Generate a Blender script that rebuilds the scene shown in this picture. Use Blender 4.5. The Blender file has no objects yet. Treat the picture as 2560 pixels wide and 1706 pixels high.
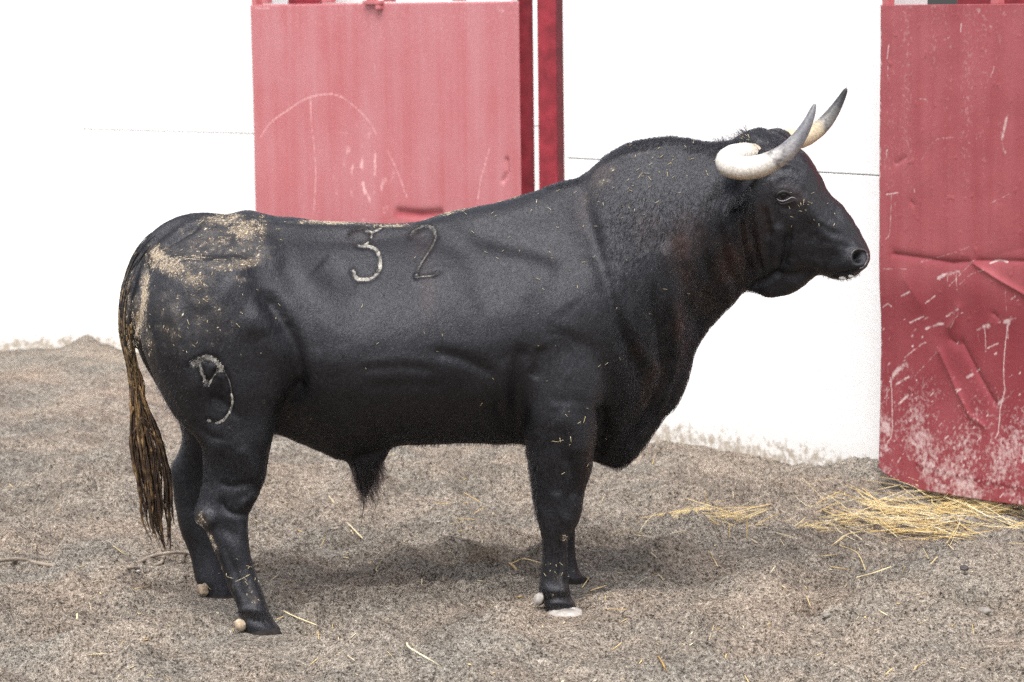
import bpy, bmesh, math, random
import numpy as np
from mathutils import Vector, Matrix
from mathutils.bvhtree import BVHTree

# ------------------------------------------------------------------ camera, light, exposure
W_PX, H_PX, F_PX = 2560.0, 1706.0, 6500.0
CAM = np.array([0.0, -8.6, 2.0])
PITCH, ROLL = math.radians(7.43), 0.0127
scene = bpy.context.scene
f_ = np.array([0, math.cos(PITCH), -math.sin(PITCH)])
u0 = np.array([0, math.sin(PITCH), math.cos(PITCH)])
r0 = np.array([1.0, 0, 0])
R_ = r0 * math.cos(ROLL) - u0 * math.sin(ROLL) * -1.0
R_ = r0 * math.cos(ROLL) + u0 * -math.sin(ROLL)
U_ = u0 * math.cos(ROLL) + r0 * math.sin(ROLL)
camd = bpy.data.cameras.new("camera")
cam = bpy.data.objects.new("camera", camd)
scene.collection.objects.link(cam)
M = Matrix(((R_[0], U_[0], -f_[0], CAM[0]), (R_[1], U_[1], -f_[1], CAM[1]), (R_[2], U_[2], -f_[2], CAM[2]), (0, 0, 0, 1)))
cam.matrix_world = M
camd.sensor_width = 36.0
camd.lens = 36.0 * F_PX / W_PX
camd.clip_end = 400
camd.dof.use_dof = True
camd.dof.focus_distance = 8.35
camd.dof.aperture_fstop = 4.5
scene.camera = cam

world = bpy.data.worlds.new("World")
scene.world = world
world.use_nodes = True
wn, wl = world.node_tree.nodes, world.node_tree.links
sky = wn.new("ShaderNodeTexSky")
sky.sky_type = 'NISHITA'
sky.sun_disc = False
SUN_EL, SUN_AZ = math.radians(61), math.radians(-166)
sky.sun_elevation = SUN_EL
sky.sun_rotation = SUN_AZ
sky.air_density = 1.0
sky.dust_density = 4.0
hs = wn.new("ShaderNodeHueSaturation")
hs.inputs["Saturation"].default_value = 0.42
bg = wn["Background"]
wl.new(sky.outputs[0], hs.inputs["Color"])
wl.new(hs.outputs[0], bg.inputs["Color"])
bg.inputs["Strength"].default_value = 0.135
sun = bpy.data.lights.new("sun", 'SUN')
sun.energy = 1.5
sun.angle = math.radians(36)
sun.color = (1.0, 0.965, 0.92)
suno = bpy.data.objects.new("sun", sun)
scene.collection.objects.link(suno)
sd = Vector((math.sin(SUN_AZ) * math.cos(SUN_EL), math.cos(SUN_AZ) * math.cos(SUN_EL), math.sin(SUN_EL)))
suno.rotation_euler = sd.to_track_quat('Z', 'Y').to_euler()
scene.view_settings.view_transform = 'Standard'
scene.view_settings.look = 'None'
scene.view_settings.gamma = 1
scene.view_settings.use_curve_mapping = False
scene.view_settings.exposure = 0.96
scene.cycles.use_denoising = False
scene.cycles.adaptive_threshold = 0.004
scene.cycles.sample_clamp_indirect = 4

# ------------------------------------------------------------------ helpers
rng = np.random.default_rng(7)
random.seed(7)

def ray(px, py):
    px, py = np.asarray(px, float), np.asarray(py, float)
    d = (f_[None] + ((px - W_PX / 2) / F_PX).reshape(-1, 1) * R_[None] - ((py - H_PX / 2) / F_PX).reshape(-1, 1) * U_[None])
    return d

def at_Y(px, py, Y):
    """world points measured in the photograph, standing at depth Y"""
    d = ray(px, py)
    t = (np.asarray(Y, float) - CAM[1]) / d[:, 1]
    return CAM[None] + d * t.reshape(-1, 1)

def ground(px, py, z=0.0):
    d = ray(px, py)
    t = (z - CAM[2]) / d[:, 2]
    return CAM[None] + d * t.reshape(-1, 1)

def on_plane(px, py, p0, n):
    d = ray(px, py)
    t = ((p0 - CAM) @ n) / (d @ n)
    return CAM[None] + d * t.reshape(-1, 1)

def project(P):
    v = P - CAM
    z = v @ f_
    return W_PX / 2 + F_PX * (v @ R_) / z, H_PX / 2 - F_PX * (v @ U_) / z

_perm = np.random.default_rng(3).permutation(256)
_perm = np.concatenate([_perm, _perm, _perm])
_g3 = np.random.default_rng(4).normal(size=(256, 3))
_g3 /= np.linalg.norm(_g3, axis=1)[:, None]

def noise3(P, scale=1.0, seed=0):
    P = np.asarray(P, float) * scale + seed * 17.37
    i = np.floor(P).astype(np.int64)
    f = P - i
    u = f * f * f * (f * (f * 6 - 15) + 10)
    i &= 255
    out = 0
    for dx in (0, 1):
        hx = _perm[i[:, 0] + dx]
        wx = u[:, 0] if dx else 1 - u[:, 0]
        for dy in (0, 1):
            hy = _perm[(hx + i[:, 1] + dy) & 511]
            wy = u[:, 1] if dy else 1 - u[:, 1]
            for dz in (0, 1):
                g = _g3[_perm[(hy + i[:, 2] + dz) & 511]]
                wz = u[:, 2] if dz else 1 - u[:, 2]
                dot = g[:, 0] * (f[:, 0] - dx) + g[:, 1] * (f[:, 1] - dy) + g[:, 2] * (f[:, 2] - dz)
                out = out + dot * wx * wy * wz
    return out * 1.5

def noise2(x, y, scale=1.0, seed=0):
    return noise3(np.stack([x, y, np.zeros_like(x) + 0.37], -1), scale, seed)

def sstep(a, b, x):
    t = np.clip((x - a) / (b - a), 0, 1)
    return t * t * (3 - 2 * t)

def tag(o, label=None, cat=None, group=None, kind=None):
    if label: o["label"] = label
    if cat: o["category"] = cat
    if group: o["group"] = group
    if kind: o["kind"] = kind
    return o

def link(o, parent=None):
    scene.collection.objects.link(o)
    if parent is not None:
        o.parent = parent
    return o

def empty(name, loc=(0, 0, 0), rz=0.0):
    o = bpy.data.objects.new(name, None)
    o.location = loc
    o.rotation_euler = (0, 0, rz)
    o.empty_display_size = 0.1
    return link(o)

def child_of(o, parent):
    """parent a mesh made in world coordinates to an Empty, keeping its place"""
    o.parent = parent
    o.matrix_parent_inverse = parent.matrix_basis.inverted()
    return o

def mesh_np(name, V, F, mat=None, smooth=True, parent=None, attrs=None, quads=True):
    me = bpy.data.meshes.new(name)
    V = np.asarray(V, np.float32)
    F = np.asarray(F, np.int32)
    k = F.shape[1]
    me.vertices.add(len(V)); me.vertices.foreach_set("co", V.ravel())
    me.loops.add(F.size); me.loops.foreach_set("vertex_index", F.ravel())
    me.polygons.add(len(F))
    me.polygons.foreach_set("loop_start", np.arange(len(F), dtype=np.int32) * k)
    me.polygons.foreach_set("loop_total", np.full(len(F), k, np.int32))
    me.update(calc_edges=True)
    me.polygons.foreach_set("use_smooth", np.full(len(F), smooth, bool))
    if attrs:
        for an, (kind, dat) in attrs.items():
            a = me.attributes.new(an, kind, 'POINT')
            a.data.foreach_set("value" if kind == 'FLOAT' else "color", np.asarray(dat, np.float32).ravel())
    if mat: me.materials.append(mat)
    o = bpy.data.objects.new(name, me)
    link(o)
    if parent is not None:
        child_of(o, parent)
    return o

def box_bm(bm, c, s, rz=0.0, bev=0.0):
    r = bmesh.ops.create_cube(bm, size=1.0)
    vs = r["verts"]
    bmesh.ops.scale(bm, vec=s, verts=vs)
    if bev:
        es = list({e for v in vs for e in v.link_edges})
        rr = bmesh.ops.bevel(bm, geom=es, offset=bev, segments=2, affect='EDGES', profile=0.6)
        vs = list({v for f in rr["faces"] for v in f.verts} | {v for v in vs if v.is_valid})
    bmesh.ops.rotate(bm, cent=(0, 0, 0), matrix=Matrix.Rotation(rz, 3, 'Z'), verts=vs)
    bmesh.ops.translate(bm, vec=c, verts=vs)

def bm_obj(name, bm, mat, parent=None, smooth=False):
    me = bpy.data.meshes.new(name)
    bm.to_mesh(me); bm.free()
    me.materials.append(mat)
    for p in me.polygons: p.use_smooth = smooth
    o = link(bpy.data.objects.new(name, me))
    if parent is not None: child_of(o, parent)
    return o

def box(name, c, s, mat, rz=0.0, bev=0.0, parent=None):
    bm = bmesh.new(); box_bm(bm, c, s, rz, bev)
    return bm_obj(name, bm, mat, parent)

def catmull(P, n):
    P = np.asarray(P, float)
    if len(P) == 2:
        t = np.linspace(0, 1, n)[:, None]
        return P[0] * (1 - t) + P[1] * t
    Q = np.vstack([2 * P[0] - P[1], P, 2 * P[-1] - P[-2]])
    seg = np.linspace(0, len(P) - 1 - 1e-9, n)
    i = seg.astype(int); t = (seg - i)[:, None]
    a, b, c, d = Q[i], Q[i + 1], Q[i + 2], Q[i + 3]
    return 0.5 * ((2 * b) + (-a + c) * t + (2 * a - 5 * b + 4 * c - d) * t * t + (-a + 3 * b - 3 * c + d) * t ** 3)

def tube(P, rad, sides=8, flat=1.0, cap=True):
    """returns V,F (quads) of a tube with per-point radius"""
    P = np.asarray(P, float); n = len(P)
    rad = np.broadcast_to(np.asarray(rad, float), (n,))
    T = np.gradient(P, axis=0); T /= np.linalg.norm(T, axis=1)[:, None] + 1e-12
    up = np.array([0, 0, 1.0])
    if abs(T[0] @ up) > 0.9: up = np.array([0, 1.0, 0])
    A = np.empty_like(P); a = up - T[0] * (up @ T[0]); a /= np.linalg.norm(a)
    for k in range(n):
        a = a - T[k] * (a @ T[k]); a /= np.linalg.norm(a) + 1e-12
        A[k] = a
    B = np.cross(T, A)
    th = np.arange(sides) / sides * 2 * np.pi
    V = P[:, None] + rad[:, None, None] * (np.cos(th)[None, :, None] * A[:, None] * flat + np.sin(th)[None, :, None] * B[:, None])
    V = V.reshape(-1, 3)
    i = np.arange(n - 1)[:, None] * sides; j = np.arange(sides)[None]
    j2 = (j + 1) % sides
    F = np.stack([i + j, i + j2, i + sides + j2, i + sides + j], -1).reshape(-1, 4)
    if cap:
        nv = len(V)
        V = np.vstack([V, P[0], P[-1]])
        # caps as degenerate-free quads pairs
        jj = np.arange(0, sides, 2)
        F0 = np.stack([np.full_like(jj, nv), (jj + 2) % sides, (jj + 1) % sides, jj], -1)
        b = (n - 1) * sides
        F1 = np.stack([np.full_like(jj, nv + 1), b + jj, b + (jj + 1) % sides, b + (jj + 2) % sides], -1)
        F = np.vstack([F, F0, F1])
    return V, F

class Acc:
    def __init__(s): s.V = []; s.F = []; s.n = 0; s.A = []
    def add(s, V, F, a=None):
        s.V.append(V); s.F.append(F + s.n); s.n += len(V)
        if a is not None: s.A.append(np.broadcast_to(np.asarray(a, float), (len(V), 4)))
    def obj(s, name, mat, parent=None, smooth=True, attr=None):
        at = {attr: ('FLOAT_COLOR', np.vstack(s.A))} if attr else None
        return mesh_np(name, np.vstack(s.V), np.vstack(s.F), mat, smooth, parent, at)

# ------------------------------------------------------------------ materials
def new_mat(name):
    m = bpy.data.materials.new(name); m.use_nodes = True
    nt = m.node_tree
    return m, nt, nt.nodes["Principled BSDF"]

def N(nt, t, **kw):
    n = nt.nodes.new(t)
    for k, v in kw.items():
        if k.startswith("i_"): n.inputs[k[2:].replace("_", " ")].default_value = v
        else: setattr(n, k, v)
    return n

def ramp(nt, fac, stops):
    n = nt.nodes.new("ShaderNodeValToRGB")
    e = n.color_ramp.elements
    while len(e) < len(stops): e.new(0.5)
    for k, (p, c) in enumerate(stops):
        e[k].position = p
        e[k].color = (*c, 1) if len(c) == 3 else c
    nt.links.new(fac, n.inputs[0])
    return n.outputs[0]

def mixc(nt, fac, a, b, mode='MIX'):
    n = nt.nodes.new("ShaderNodeMix"); n.data_type = 'RGBA'; n.blend_type = mode
    for s, v in ((n.inputs[0], fac), (n.inputs[6], a), (n.inputs[7], b)):
        if hasattr(v, "is_linked") or hasattr(v, "links"): nt.links.new(v, s)
        else: s.default_value = v if not isinstance(v, tuple) else (*v, 1)[:4]
    return n.outputs[2]

def math_(nt, op, a, b=None, c=None, clamp=False):
    n = nt.nodes.new("ShaderNodeMath"); n.operation = op; n.use_clamp = clamp
    for s, v in zip(n.inputs, (a, b, c)):
        if v is None: continue
        if hasattr(v, "links"): nt.links.new(v, s)
        else: s.default_value = v
    return n.outputs[0]

def coord(nt, scale=(1, 1, 1), which="Object", rot=(0, 0, 0)):
    tc = nt.nodes.new("ShaderNodeTexCoord"); mp = nt.nodes.new("ShaderNodeMapping")
    mp.inputs["Scale"].default_value = scale
    mp.inputs["Rotation"].default_value = rot
    nt.links.new(tc.outputs[which], mp.inputs[0])
    return mp.outputs[0]

def noise_n(nt, vec, scale, detail=4, rough=0.55, dist=0.0):
    n = nt.nodes.new("ShaderNodeTexNoise")
    n.inputs["Scale"].default_value = scale; n.inputs["Detail"].default_value = detail
    n.inputs["Roughness"].default_value = rough; n.inputs["Distortion"].default_value = dist
    nt.links.new(vec, n.inputs["Vector"])
    return n.outputs["Fac"]

def bump(nt, bsdf, h, strength=0.3, dist=0.01, prev=None):
    n = nt.nodes.new("ShaderNodeBump")
    n.inputs["Strength"].default_value = strength; n.inputs["Distance"].default_value = dist
    nt.links.new(h, n.inputs["Height"])
    if prev is not None: nt.links.new(prev, n.inputs["Normal"])
    nt.links.new(n.outputs[0], bsdf.inputs["Normal"])
    return n.outputs[0]

def attr(nt, name, out="Fac"):
    n = nt.nodes.new("ShaderNodeAttribute"); n.attribute_name = name
    return n.outputs[out]

def mat_sand():
    m, nt, b = new_mat("volcanic_sand")
    c = coord(nt)
    big = noise_n(nt, c, 1.6, 3)
    mid = noise_n(nt, c, 48, 3, 0.6)
    grain = noise_n(nt, c, 120, 3, 0.75)
    vor = N(nt, "ShaderNodeTexVoronoi", feature='F1'); vor.inputs["Scale"].default_value = 120
    nt.links.new(c, vor.inputs["Vector"])
    gr = math_(nt, 'ADD', math_(nt, 'MULTIPLY', grain, 0.68), math_(nt, 'MULTIPLY', mid, 0.32))
    col = ramp(nt, gr, [(0.38, (0.034, 0.029, 0.025)), (0.45, (0.165, 0.144, 0.125)), (0.53, (0.30, 0.264, 0.228)), (0.64, (0.50, 0.455, 0.405))])  # darkest stops paint in the shade of small pits between grains
    tint = ramp(nt, big, [(0.35, (0.90, 0.93, 0.93)), (0.5, (1.0, 0.98, 0.95)), (0.65, (1.06, 0.99, 0.93))])
    col = mixc(nt, 1.0, col, tint, 'MULTIPLY')
    # drier, paler crust and damper, darker sand; patches also paint in relief shading
    c2 = coord(nt, scale=(0.8, 1.5, 1.0))
    pa = noise_n(nt, c2, 2.6, 4, 0.6, 0.4); pb = noise_n(nt, c2, 21, 5, 0.7)
    pm = math_(nt, 'ADD', math_(nt, 'MULTIPLY', pa, 0.8), math_(nt, 'MULTIPLY', pb, 0.2))
    col = mixc(nt, 1.0, col, ramp(nt, pm, [(0.36, (0.84, 0.835, 0.83)), (0.5, (1.10, 1.09, 1.075)), (0.64, (1.32, 1.30, 1.27))]), 'MULTIPLY')
    # odd pink and pale grains
    vc = math_(nt, 'GREATER_THAN', N2(nt, vor.outputs["Color"]), 0.90)
    near = math_(nt, 'LESS_THAN', vor.outputs["Distance"], 0.32)
    col = mixc(nt, math_(nt, 'MULTIPLY', math_(nt, 'MULTIPLY', vc, near), 0.55), col, (0.42, 0.36, 0.33))
    damp_shade = attr(nt, "damp_shade")
    col = mixc(nt, math_(nt, 'MULTIPLY', damp_shade, 0.75), col, mixc(nt, 1.0, col, (0.42, 0.36, 0.30), 'MULTIPLY'))
    nt.links.new(col, b.inputs["Base Color"])
    b.inputs["Roughness"].default_value = 0.95
    b.inputs["Specular IOR Level"].default_value = 0.2
    p = bump(nt, b, mid, 0.7, 0.03)
    bump(nt, b, grain, 1.0, 0.012, p)
    return m

def N2(nt, colsock):
    s = nt.nodes.new("ShaderNodeSeparateColor")
    nt.links.new(colsock, s.inputs[0])
    return s.outputs[0]

def mat_whitewash(dirty=1.0):
    m, nt, b = new_mat("whitewash")
    c = coord(nt, which="Object")
    geo = nt.nodes.new("ShaderNodeNewGeometry")
    sep = nt.nodes.new("ShaderNodeSeparateXYZ"); nt.links.new(geo.outputs["Position"], sep.inputs[0])
    n1 = noise_n(nt, c, 9, 6, 0.65); n2 = noise_n(nt, c, 45, 5, 0.7)
    base = ramp(nt, n1, [(0.3, (0.84, 0.835, 0.825)), (0.6, (0.88, 0.88, 0.875))])
    h = math_(nt, 'SUBTRACT', 0.20, sep.outputs[2])
    n2 = noise_n(nt, c, 26, 6, 0.7)
    k = math_(nt, 'MULTIPLY', math_(nt, 'MULTIPLY', h, 6.5, clamp=True), 0.72)
    msk = math_(nt, 'MULTIPLY', math_(nt, 'SUBTRACT', math_(nt, 'ADD', math_(nt, 'MULTIPLY', n2, 0.75), math_(nt, 'MULTIPLY', k, 0.42)), 0.60), 9.0, clamp=True)
    col = mixc(nt, math_(nt, 'MULTIPLY', msk, 0.85 * dirty), base, (0.30, 0.245, 0.18))
    yel = math_(nt, 'MULTIPLY', k, math_(nt, 'MULTIPLY', n1, 0.75 * dirty), clamp=True)
    col = mixc(nt, yel, col, (0.55, 0.48, 0.38))
    nt.links.new(col, b.inputs["Base Color"])
    b.inputs["Roughness"].default_value = 0.9
    p = bump(nt, b, n1, 0.25, 0.01)
    bump(nt, b, n2, 0.2, 0.004, p)
    return m

def mat_red(name, c_dark, c_mid, c_pale, rough=0.45, wear=(0.62, 0.45, 0.43)):
    """weathered red enamel; attribute 'mark' = pale dirt/scratches, 'deep' = fresher darker paint"""
    m, nt, b = new_mat(name)
    c = coord(nt, scale=(6, 6, 0.35)); c1 = coord(nt)
    streak = noise_n(nt, c, 2.2, 5, 0.6)
    fine = noise_n(nt, c1, 60, 4, 0.65); blot = noise_n(nt, c1, 3.0, 5, 0.6)
    s = math_(nt, 'ADD', math_(nt, 'MULTIPLY', streak, 0.6), math_(nt, 'MULTIPLY', blot, 0.4))
    col = ramp(nt, s, [(0.36, c_mid), (0.62, c_pale)])
    col = mixc(nt, math_(nt, 'MULTIPLY', attr(nt, "deep"), 1.0, clamp=True), col, c_dark)
    mk = attr(nt, "mark")
    mk = math_(nt, 'MULTIPLY', math_(nt, 'SUBTRACT', mk, math_(nt, 'MULTIPLY', math_(nt, 'SUBTRACT', 0.62, fine), 1.6, clamp=True)), 1.9, clamp=True)
    col = mixc(nt, mk, col, wear)
    nt.links.new(col, b.inputs["Base Color"])
    r = math_(nt, 'ADD', rough, math_(nt, 'MULTIPLY', mk, 0.35))
    nt.links.new(r, b.inputs["Roughness"])
    b.inputs["Specular IOR Level"].default_value = 0.35
    p = bump(nt, b, fine, 0.16, 0.004)
    bump(nt, b, noise_n(nt, c1, 18, 3), 0.12, 0.01, p)
    return m

def mat_simple(name, col, rough=0.6, nscale=40, var=0.25, bumps=0.2, spec=0.4):
    m, nt, b = new_mat(name)
    c = coord(nt)
    n = noise_n(nt, c, nscale, 4)
    lo = tuple(x * (1 - var) for x in col); hi = tuple(min(1, x * (1 + var)) for x in col)
    nt.links.new(ramp(nt, n, [(0.3, lo), (0.7, hi)]), b.inputs["Base Color"])
    b.inputs["Roughness"].default_value = rough
    b.inputs["Specular IOR Level"].default_value = spec
    bump(nt, b, n, bumps, 0.003)
    return m

def mat_straw():
    m, nt, b = new_mat("straw")
    oi = nt.nodes.new("ShaderNodeAttribute"); oi.attribute_name = "tone"
    col = ramp(nt, oi.outputs["Fac"], [(0.0, (0.30, 0.16, 0.045)), (0.3, (0.55, 0.36, 0.11)), (0.65, (0.74, 0.56, 0.25)), (1.0, (0.80, 0.72, 0.50))])
    n = noise_n(nt, coord(nt), 90, 3)
    col = mixc(nt, 1.0, col, ramp(nt, n, [(0.3, (0.75, 0.75, 0.72)), (0.6, (1, 1, 1))]), 'MULTIPLY')
    nt.links.new(col, b.inputs["Base Color"])
    b.inputs["Roughness"].default_value = 0.45
    return m

def mat_attrcol(name, attrname, rough=0.6, spec=0.4, bumps=0.0, sheen=0.0):
    m, nt, b = new_mat(name)
    col = attr(nt, attrname, "Color")
    n = noise_n(nt, coord(nt), 120, 3)
    col = mixc(nt, 1.0, col, ramp(nt, n, [(0.3, (0.7, 0.7, 0.7)), (0.65, (1.15, 1.15, 1.15))]), 'MULTIPLY')
    nt.links.new(col, b.inputs["Base Color"])
    b.inputs["Roughness"].default_value = rough
    b.inputs["Specular IOR Level"].default_value = spec
    if sheen: b.inputs["Sheen Weight"].default_value = sheen
    if bumps: bump(nt, b, n, bumps, 0.003)
    return m

MAT = {}
MAT["sand"] = mat_sand()
MAT["white"] = mat_whitewash()
MAT["white_clean"] = mat_whitewash(0.5)
MAT["red_faded"] = mat_red("faded_red_enamel", (0.27, 0.045, 0.055), (0.43, 0.125, 0.135), (0.47, 0.19, 0.205), 0.55, (0.72, 0.42, 0.42))
MAT["red_fresh"] = mat_red("red_enamel", (0.19, 0.022, 0.032), (0.30, 0.064, 0.073), (0.355, 0.095, 0.105), 0.42, (0.56, 0.40, 0.39))
MAT["red_deep"] = mat_simple("deep_red_enamel", (0.25, 0.024, 0.036), 0.42, 14, 0.3, 0.35)
MAT["red_rim"] = mat_simple("pale_red_enamel", (0.46, 0.14, 0.15), 0.5, 14, 0.2, 0.3)
MAT["straw"] = mat_straw()
MAT["rope"] = mat_simple("rope_fibre", (0.30, 0.25, 0.20), 0.85, 160, 0.4, 0.6)
MAT["iron"] = mat_simple("dark_iron", (0.06, 0.05, 0.05), 0.6)
MAT["stone"] = mat_simple("grey_stone", (0.22, 0.20, 0.18), 0.9, 60, 0.3, 0.5)

# ------------------------------------------------------------------ ground
PITS = [(878, 1362, .075, .05, .020), (870, 1412, .13, .10, .022), (1195, 1418, .20, .12, .024), (1165, 1318, .12, .06, .016),
        (2057, 1522, .10, .07, .022), (2172, 1606, .16, .09, .020), (2461, 1530, .10, .13, .024), (1747, 1690, .16, .06, .020),
        (194, 1460, .11, .09, .018), (130, 1468, .1, .08, .012), (222, 1232, .13, .16, .030), (85, 1272, .14, .16, .028),
        (161, 1662, .15, .06, .016), (1580, 1390, .12, .12, .018), (1730, 1440, .2, .14, .016), (1030, 1636, .16, .06, .014),
        (420, 1330, .2, .12, .014), (60, 1020, .3, .3, .03), (250, 960, .35, .3, .03), (520, 1190, .25, .2, .02), (1700, 1260, .15, .2, .018),
        (1900, 1330, .2, .12, .015), (1340, 1525, .05, .06, .022), (725, 1555, .05, .05, .018), (2250, 1380, .2, .15, .012),
        (1250, 1240, .2, .2, .02), (760, 1250, .2, .18, .018), (2400, 1690, .2, .07, .015), (620, 1660, .2, .07, .013)]
MOUNDS = [(560, 1520, .14, .12, .028), (470, 1580, .30, .12, .018), (1420, 1560, .13, .05, .018), (1300, 1560, .25, .10, .018), (860, 1490, .30, .10, .020),
          (1290, 1485, .12, .10, .016), (1000, 1330, .22, .12, .016), (1950, 1555, .25, .09, .018), (2100, 1650, .25, .06, .015), (300, 1500, .3, .12, .018),
          (1650, 1560, .3, .1, .015), (840, 1300, .15, .1, .014), (320, 1250, .4, .2, .02), (600, 1605, .13, .05, .02), (2170, 1205, .20, .22, .05)]

def build_feats():
    out = []
    for sgn, L in ((-1, PITS), (1, MOUNDS)):
        for px, py, a, c, d in L:
            g = ground(px, py)[0]
            out.append((g[0], g[1], a, c, sgn * d * (2.3 if sgn < 0 else 1.4)))
    return out
FEATS = build_feats()
CORNER = ground(222, 872)[0]

FEET = [(*ground(1412, 1536)[0][:2], .013), (*ground(662, 1580)[0][:2], .014), (*ground(1425, 1454)[0][:2], .0), (*ground(548, 1492)[0][:2], .004)]
def foot_mask(x, y):
    m = np.ones_like(x)
    for (fx_, fy_, fz_) in FEET:
        m *= 1 - .75 * np.exp(-(((x - fx_) / .11) ** 2 + ((y - fy_ + .10) / .24) ** 2) ** 2)
    return m

def terrain(x, y):
    x = np.asarray(x, float); y = np.asarray(y, float)
    shp = x.shape; x = x.ravel(); y = y.ravel()
    z = 0.030 * noise2(x, y, 1.3, 1) + 0.060 * noise2(x, y * 1.3, 3.0, 2) + 0.050 * (.35 - np.abs(noise2(x, y * 1.6, 4.5, 3))) + .034 * noise2(x, y * 1.5, 9.0, 6)
    z *= 1 - .65 * sstep(2.8, 5.5, y)
    for gx, gy, a, c, d in FEATS:
        q = ((x - gx) / a) ** 2 + ((y - gy) / c) ** 2
        z += d * np.exp(-q * 1.3)
        if d < 0: z += -d * 0.45 * np.exp(-((np.sqrt(q) - 1.5) ** 2) * 3)
    # heap in the wall corner
    q = ((x - CORNER[0]) / .13) ** 2 + ((y - CORNER[1] + .05) / .35) ** 2
    z += 0.085 * np.exp(-np.sqrt(q + .01) * 1.3)
    z += .012 * np.exp(-((x - CORNER[0]) / .7) ** 2 - ((y - CORNER[1]) / .3) ** 2)
    for (fx_, fy_, fz_) in FEET:
        w = np.exp(-(((x - fx_) / .12) ** 2 + ((y - fy_ + .12) / .30) ** 2) ** 2)
        z = z * (1 - w) + fz_ * w
    return z.reshape(shp)

def crumbs(xi, yi):
    wob = .02 * noise2(xi, yi, 14, 9)
    rough = np.clip(.75 + .9 * noise2(xi, yi, 2.6, 15), .35, 1.5)
    d = 0.020 * noise2(xi + wob, yi, 11, 4) + 0.010 * noise2(xi, yi + wob, 26, 5)
    r = np.abs(noise2(xi, yi, 60, 7))
    d += 0.0150 * (0.35 - r)
    d += 0.0075 * noise2(xi, yi, 80, 6)
    clod = np.clip(noise2(xi, yi, 36, 11) - 0.42, 0, 1)
    d += clod * 0.03 * (noise2(xi, yi, 2.0, 12) > -0.1)
    return d * rough * (1 - .72 * sstep(1.8, 4.2, yi)) * foot_mask(xi, yi)

def surface_z(x, y):
    x = np.atleast_1d(np.asarray(x, float)); y = np.atleast_1d(np.asarray(y, float))
    return terrain(x, y) + crumbs(x, y)

def build_ground():
    xd = np.arange(-3.0, 3.0, 0.0075)
    yd = [-1.5]
    while yd[-1] < 8.0:
        dpt = yd[-1] + 8.6
        yd.append(yd[-1] + 0.0072 * (dpt / 7.5) ** 1.7)
    yd = np.array(yd)
    ex = np.geomspace(0.03, 57, 26); 
    xs = np.concatenate([(-3.0 - ex)[::-1], xd, 3.0 + ex])
    ys = np.concatenate([(-1.5 - ex)[::-1], yd, yd[-1] + ex])
    X, Y = np.meshgrid(xs, ys)
    x, y = X.ravel(), Y.ravel()
    z = terrain(x, y)
    inn = (np.abs(x) < 3.4) & (y > -2) & (y < 8.5)
    xi, yi = x[inn], y[inn]
    d = crumbs(xi, yi)
    z[inn] += d
    V = np.stack([x, y, z], 1)
    nx, ny = len(xs), len(ys)
    i = (np.arange(ny - 1)[:, None] * nx + np.arange(nx - 1)[None]).ravel()
    F = np.stack([i, i + 1, i + nx + 1, i + nx], 1)
    damp_shade = np.zeros(len(x))  # damp sand, plus shade painted in hollows and under the right gate
    for px, py, a, c, s in [(1175, 1412, .15, .16, .9), (1270, 1420, .10, .12, .6), (900, 1400, .12, .1, .5), (2440, 1530, .15, .12, .5), (2330, 1240, .3, .15, .6), (500, 1400, .2, .2, .35),
                            (80, 1272, .12, .12, .4), (220, 1230, .12, .12, .4), (2057, 1520, .07, .06, .5), (1190, 1318, .1, .05, .5), (870, 1360, .05, .05, .4)]:
        g = ground(px, py)[0]
        damp_shade += s * np.exp(-((x - g[0]) / a) ** 2 - ((y - g[1]) / c) ** 2)
    dn = np.zeros(len(x)); dn[inn] = noise2(xi, yi, 9, 14)
    damp_shade = np.clip(damp_shade * (1 + dn) + 0.35 * np.clip(dn, 0, 1), 0, 1)
    g = mesh_np("ground", V, F, MAT["sand"], True, None, {"damp_shade": ('FLOAT', damp_shade)})
    tag(g, kind="structure")
    return g
build_ground()

# ------------------------------------------------------------------ walls
def wall(p0, p1, zj, label, H=2.9, th=0.25, mat=None, seams=()):
    """whitewashed concrete wall of two courses from p0 to p1 (xy), horizontal joint at height zj"""
    p0, p1 = np.array(p0[:2]), np.array(p1[:2])
    d = p1 - p0; L = np.linalg.norm(d); d /= L
    nrm = np.array([d[1], -d[0]])
    if nrm[1] > 0: nrm = -nrm
    rz = math.atan2(d[1], d[0])
    mid = (p0 + p1) / 2
    e = empty("white_wall", (mid[0], mid[1], 0), rz)
    tag(e, label, "wall")
    c = mid - nrm * (th / 2 + .0052)
    box("core", (c[0], c[1], H / 2 - .2), (L, th - .02, H + .4), mat or MAT["white"], rz, 0, e)
    cuts = [0, *seams, L]
    for a, b in zip(cuts[:-1], cuts[1:]):
        for z0, z1 in ((-.25, zj - .0027), (zj + .0027, H)):
            m_ = p0 + d * (a + b) / 2 - nrm * (.012 / 2 - .003)
            box("panel", (m_[0], m_[1], (z0 + z1) / 2), (b - a - .003, .018, z1 - z0), mat or MAT["white"], rz, .003, e)
    return e

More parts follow.
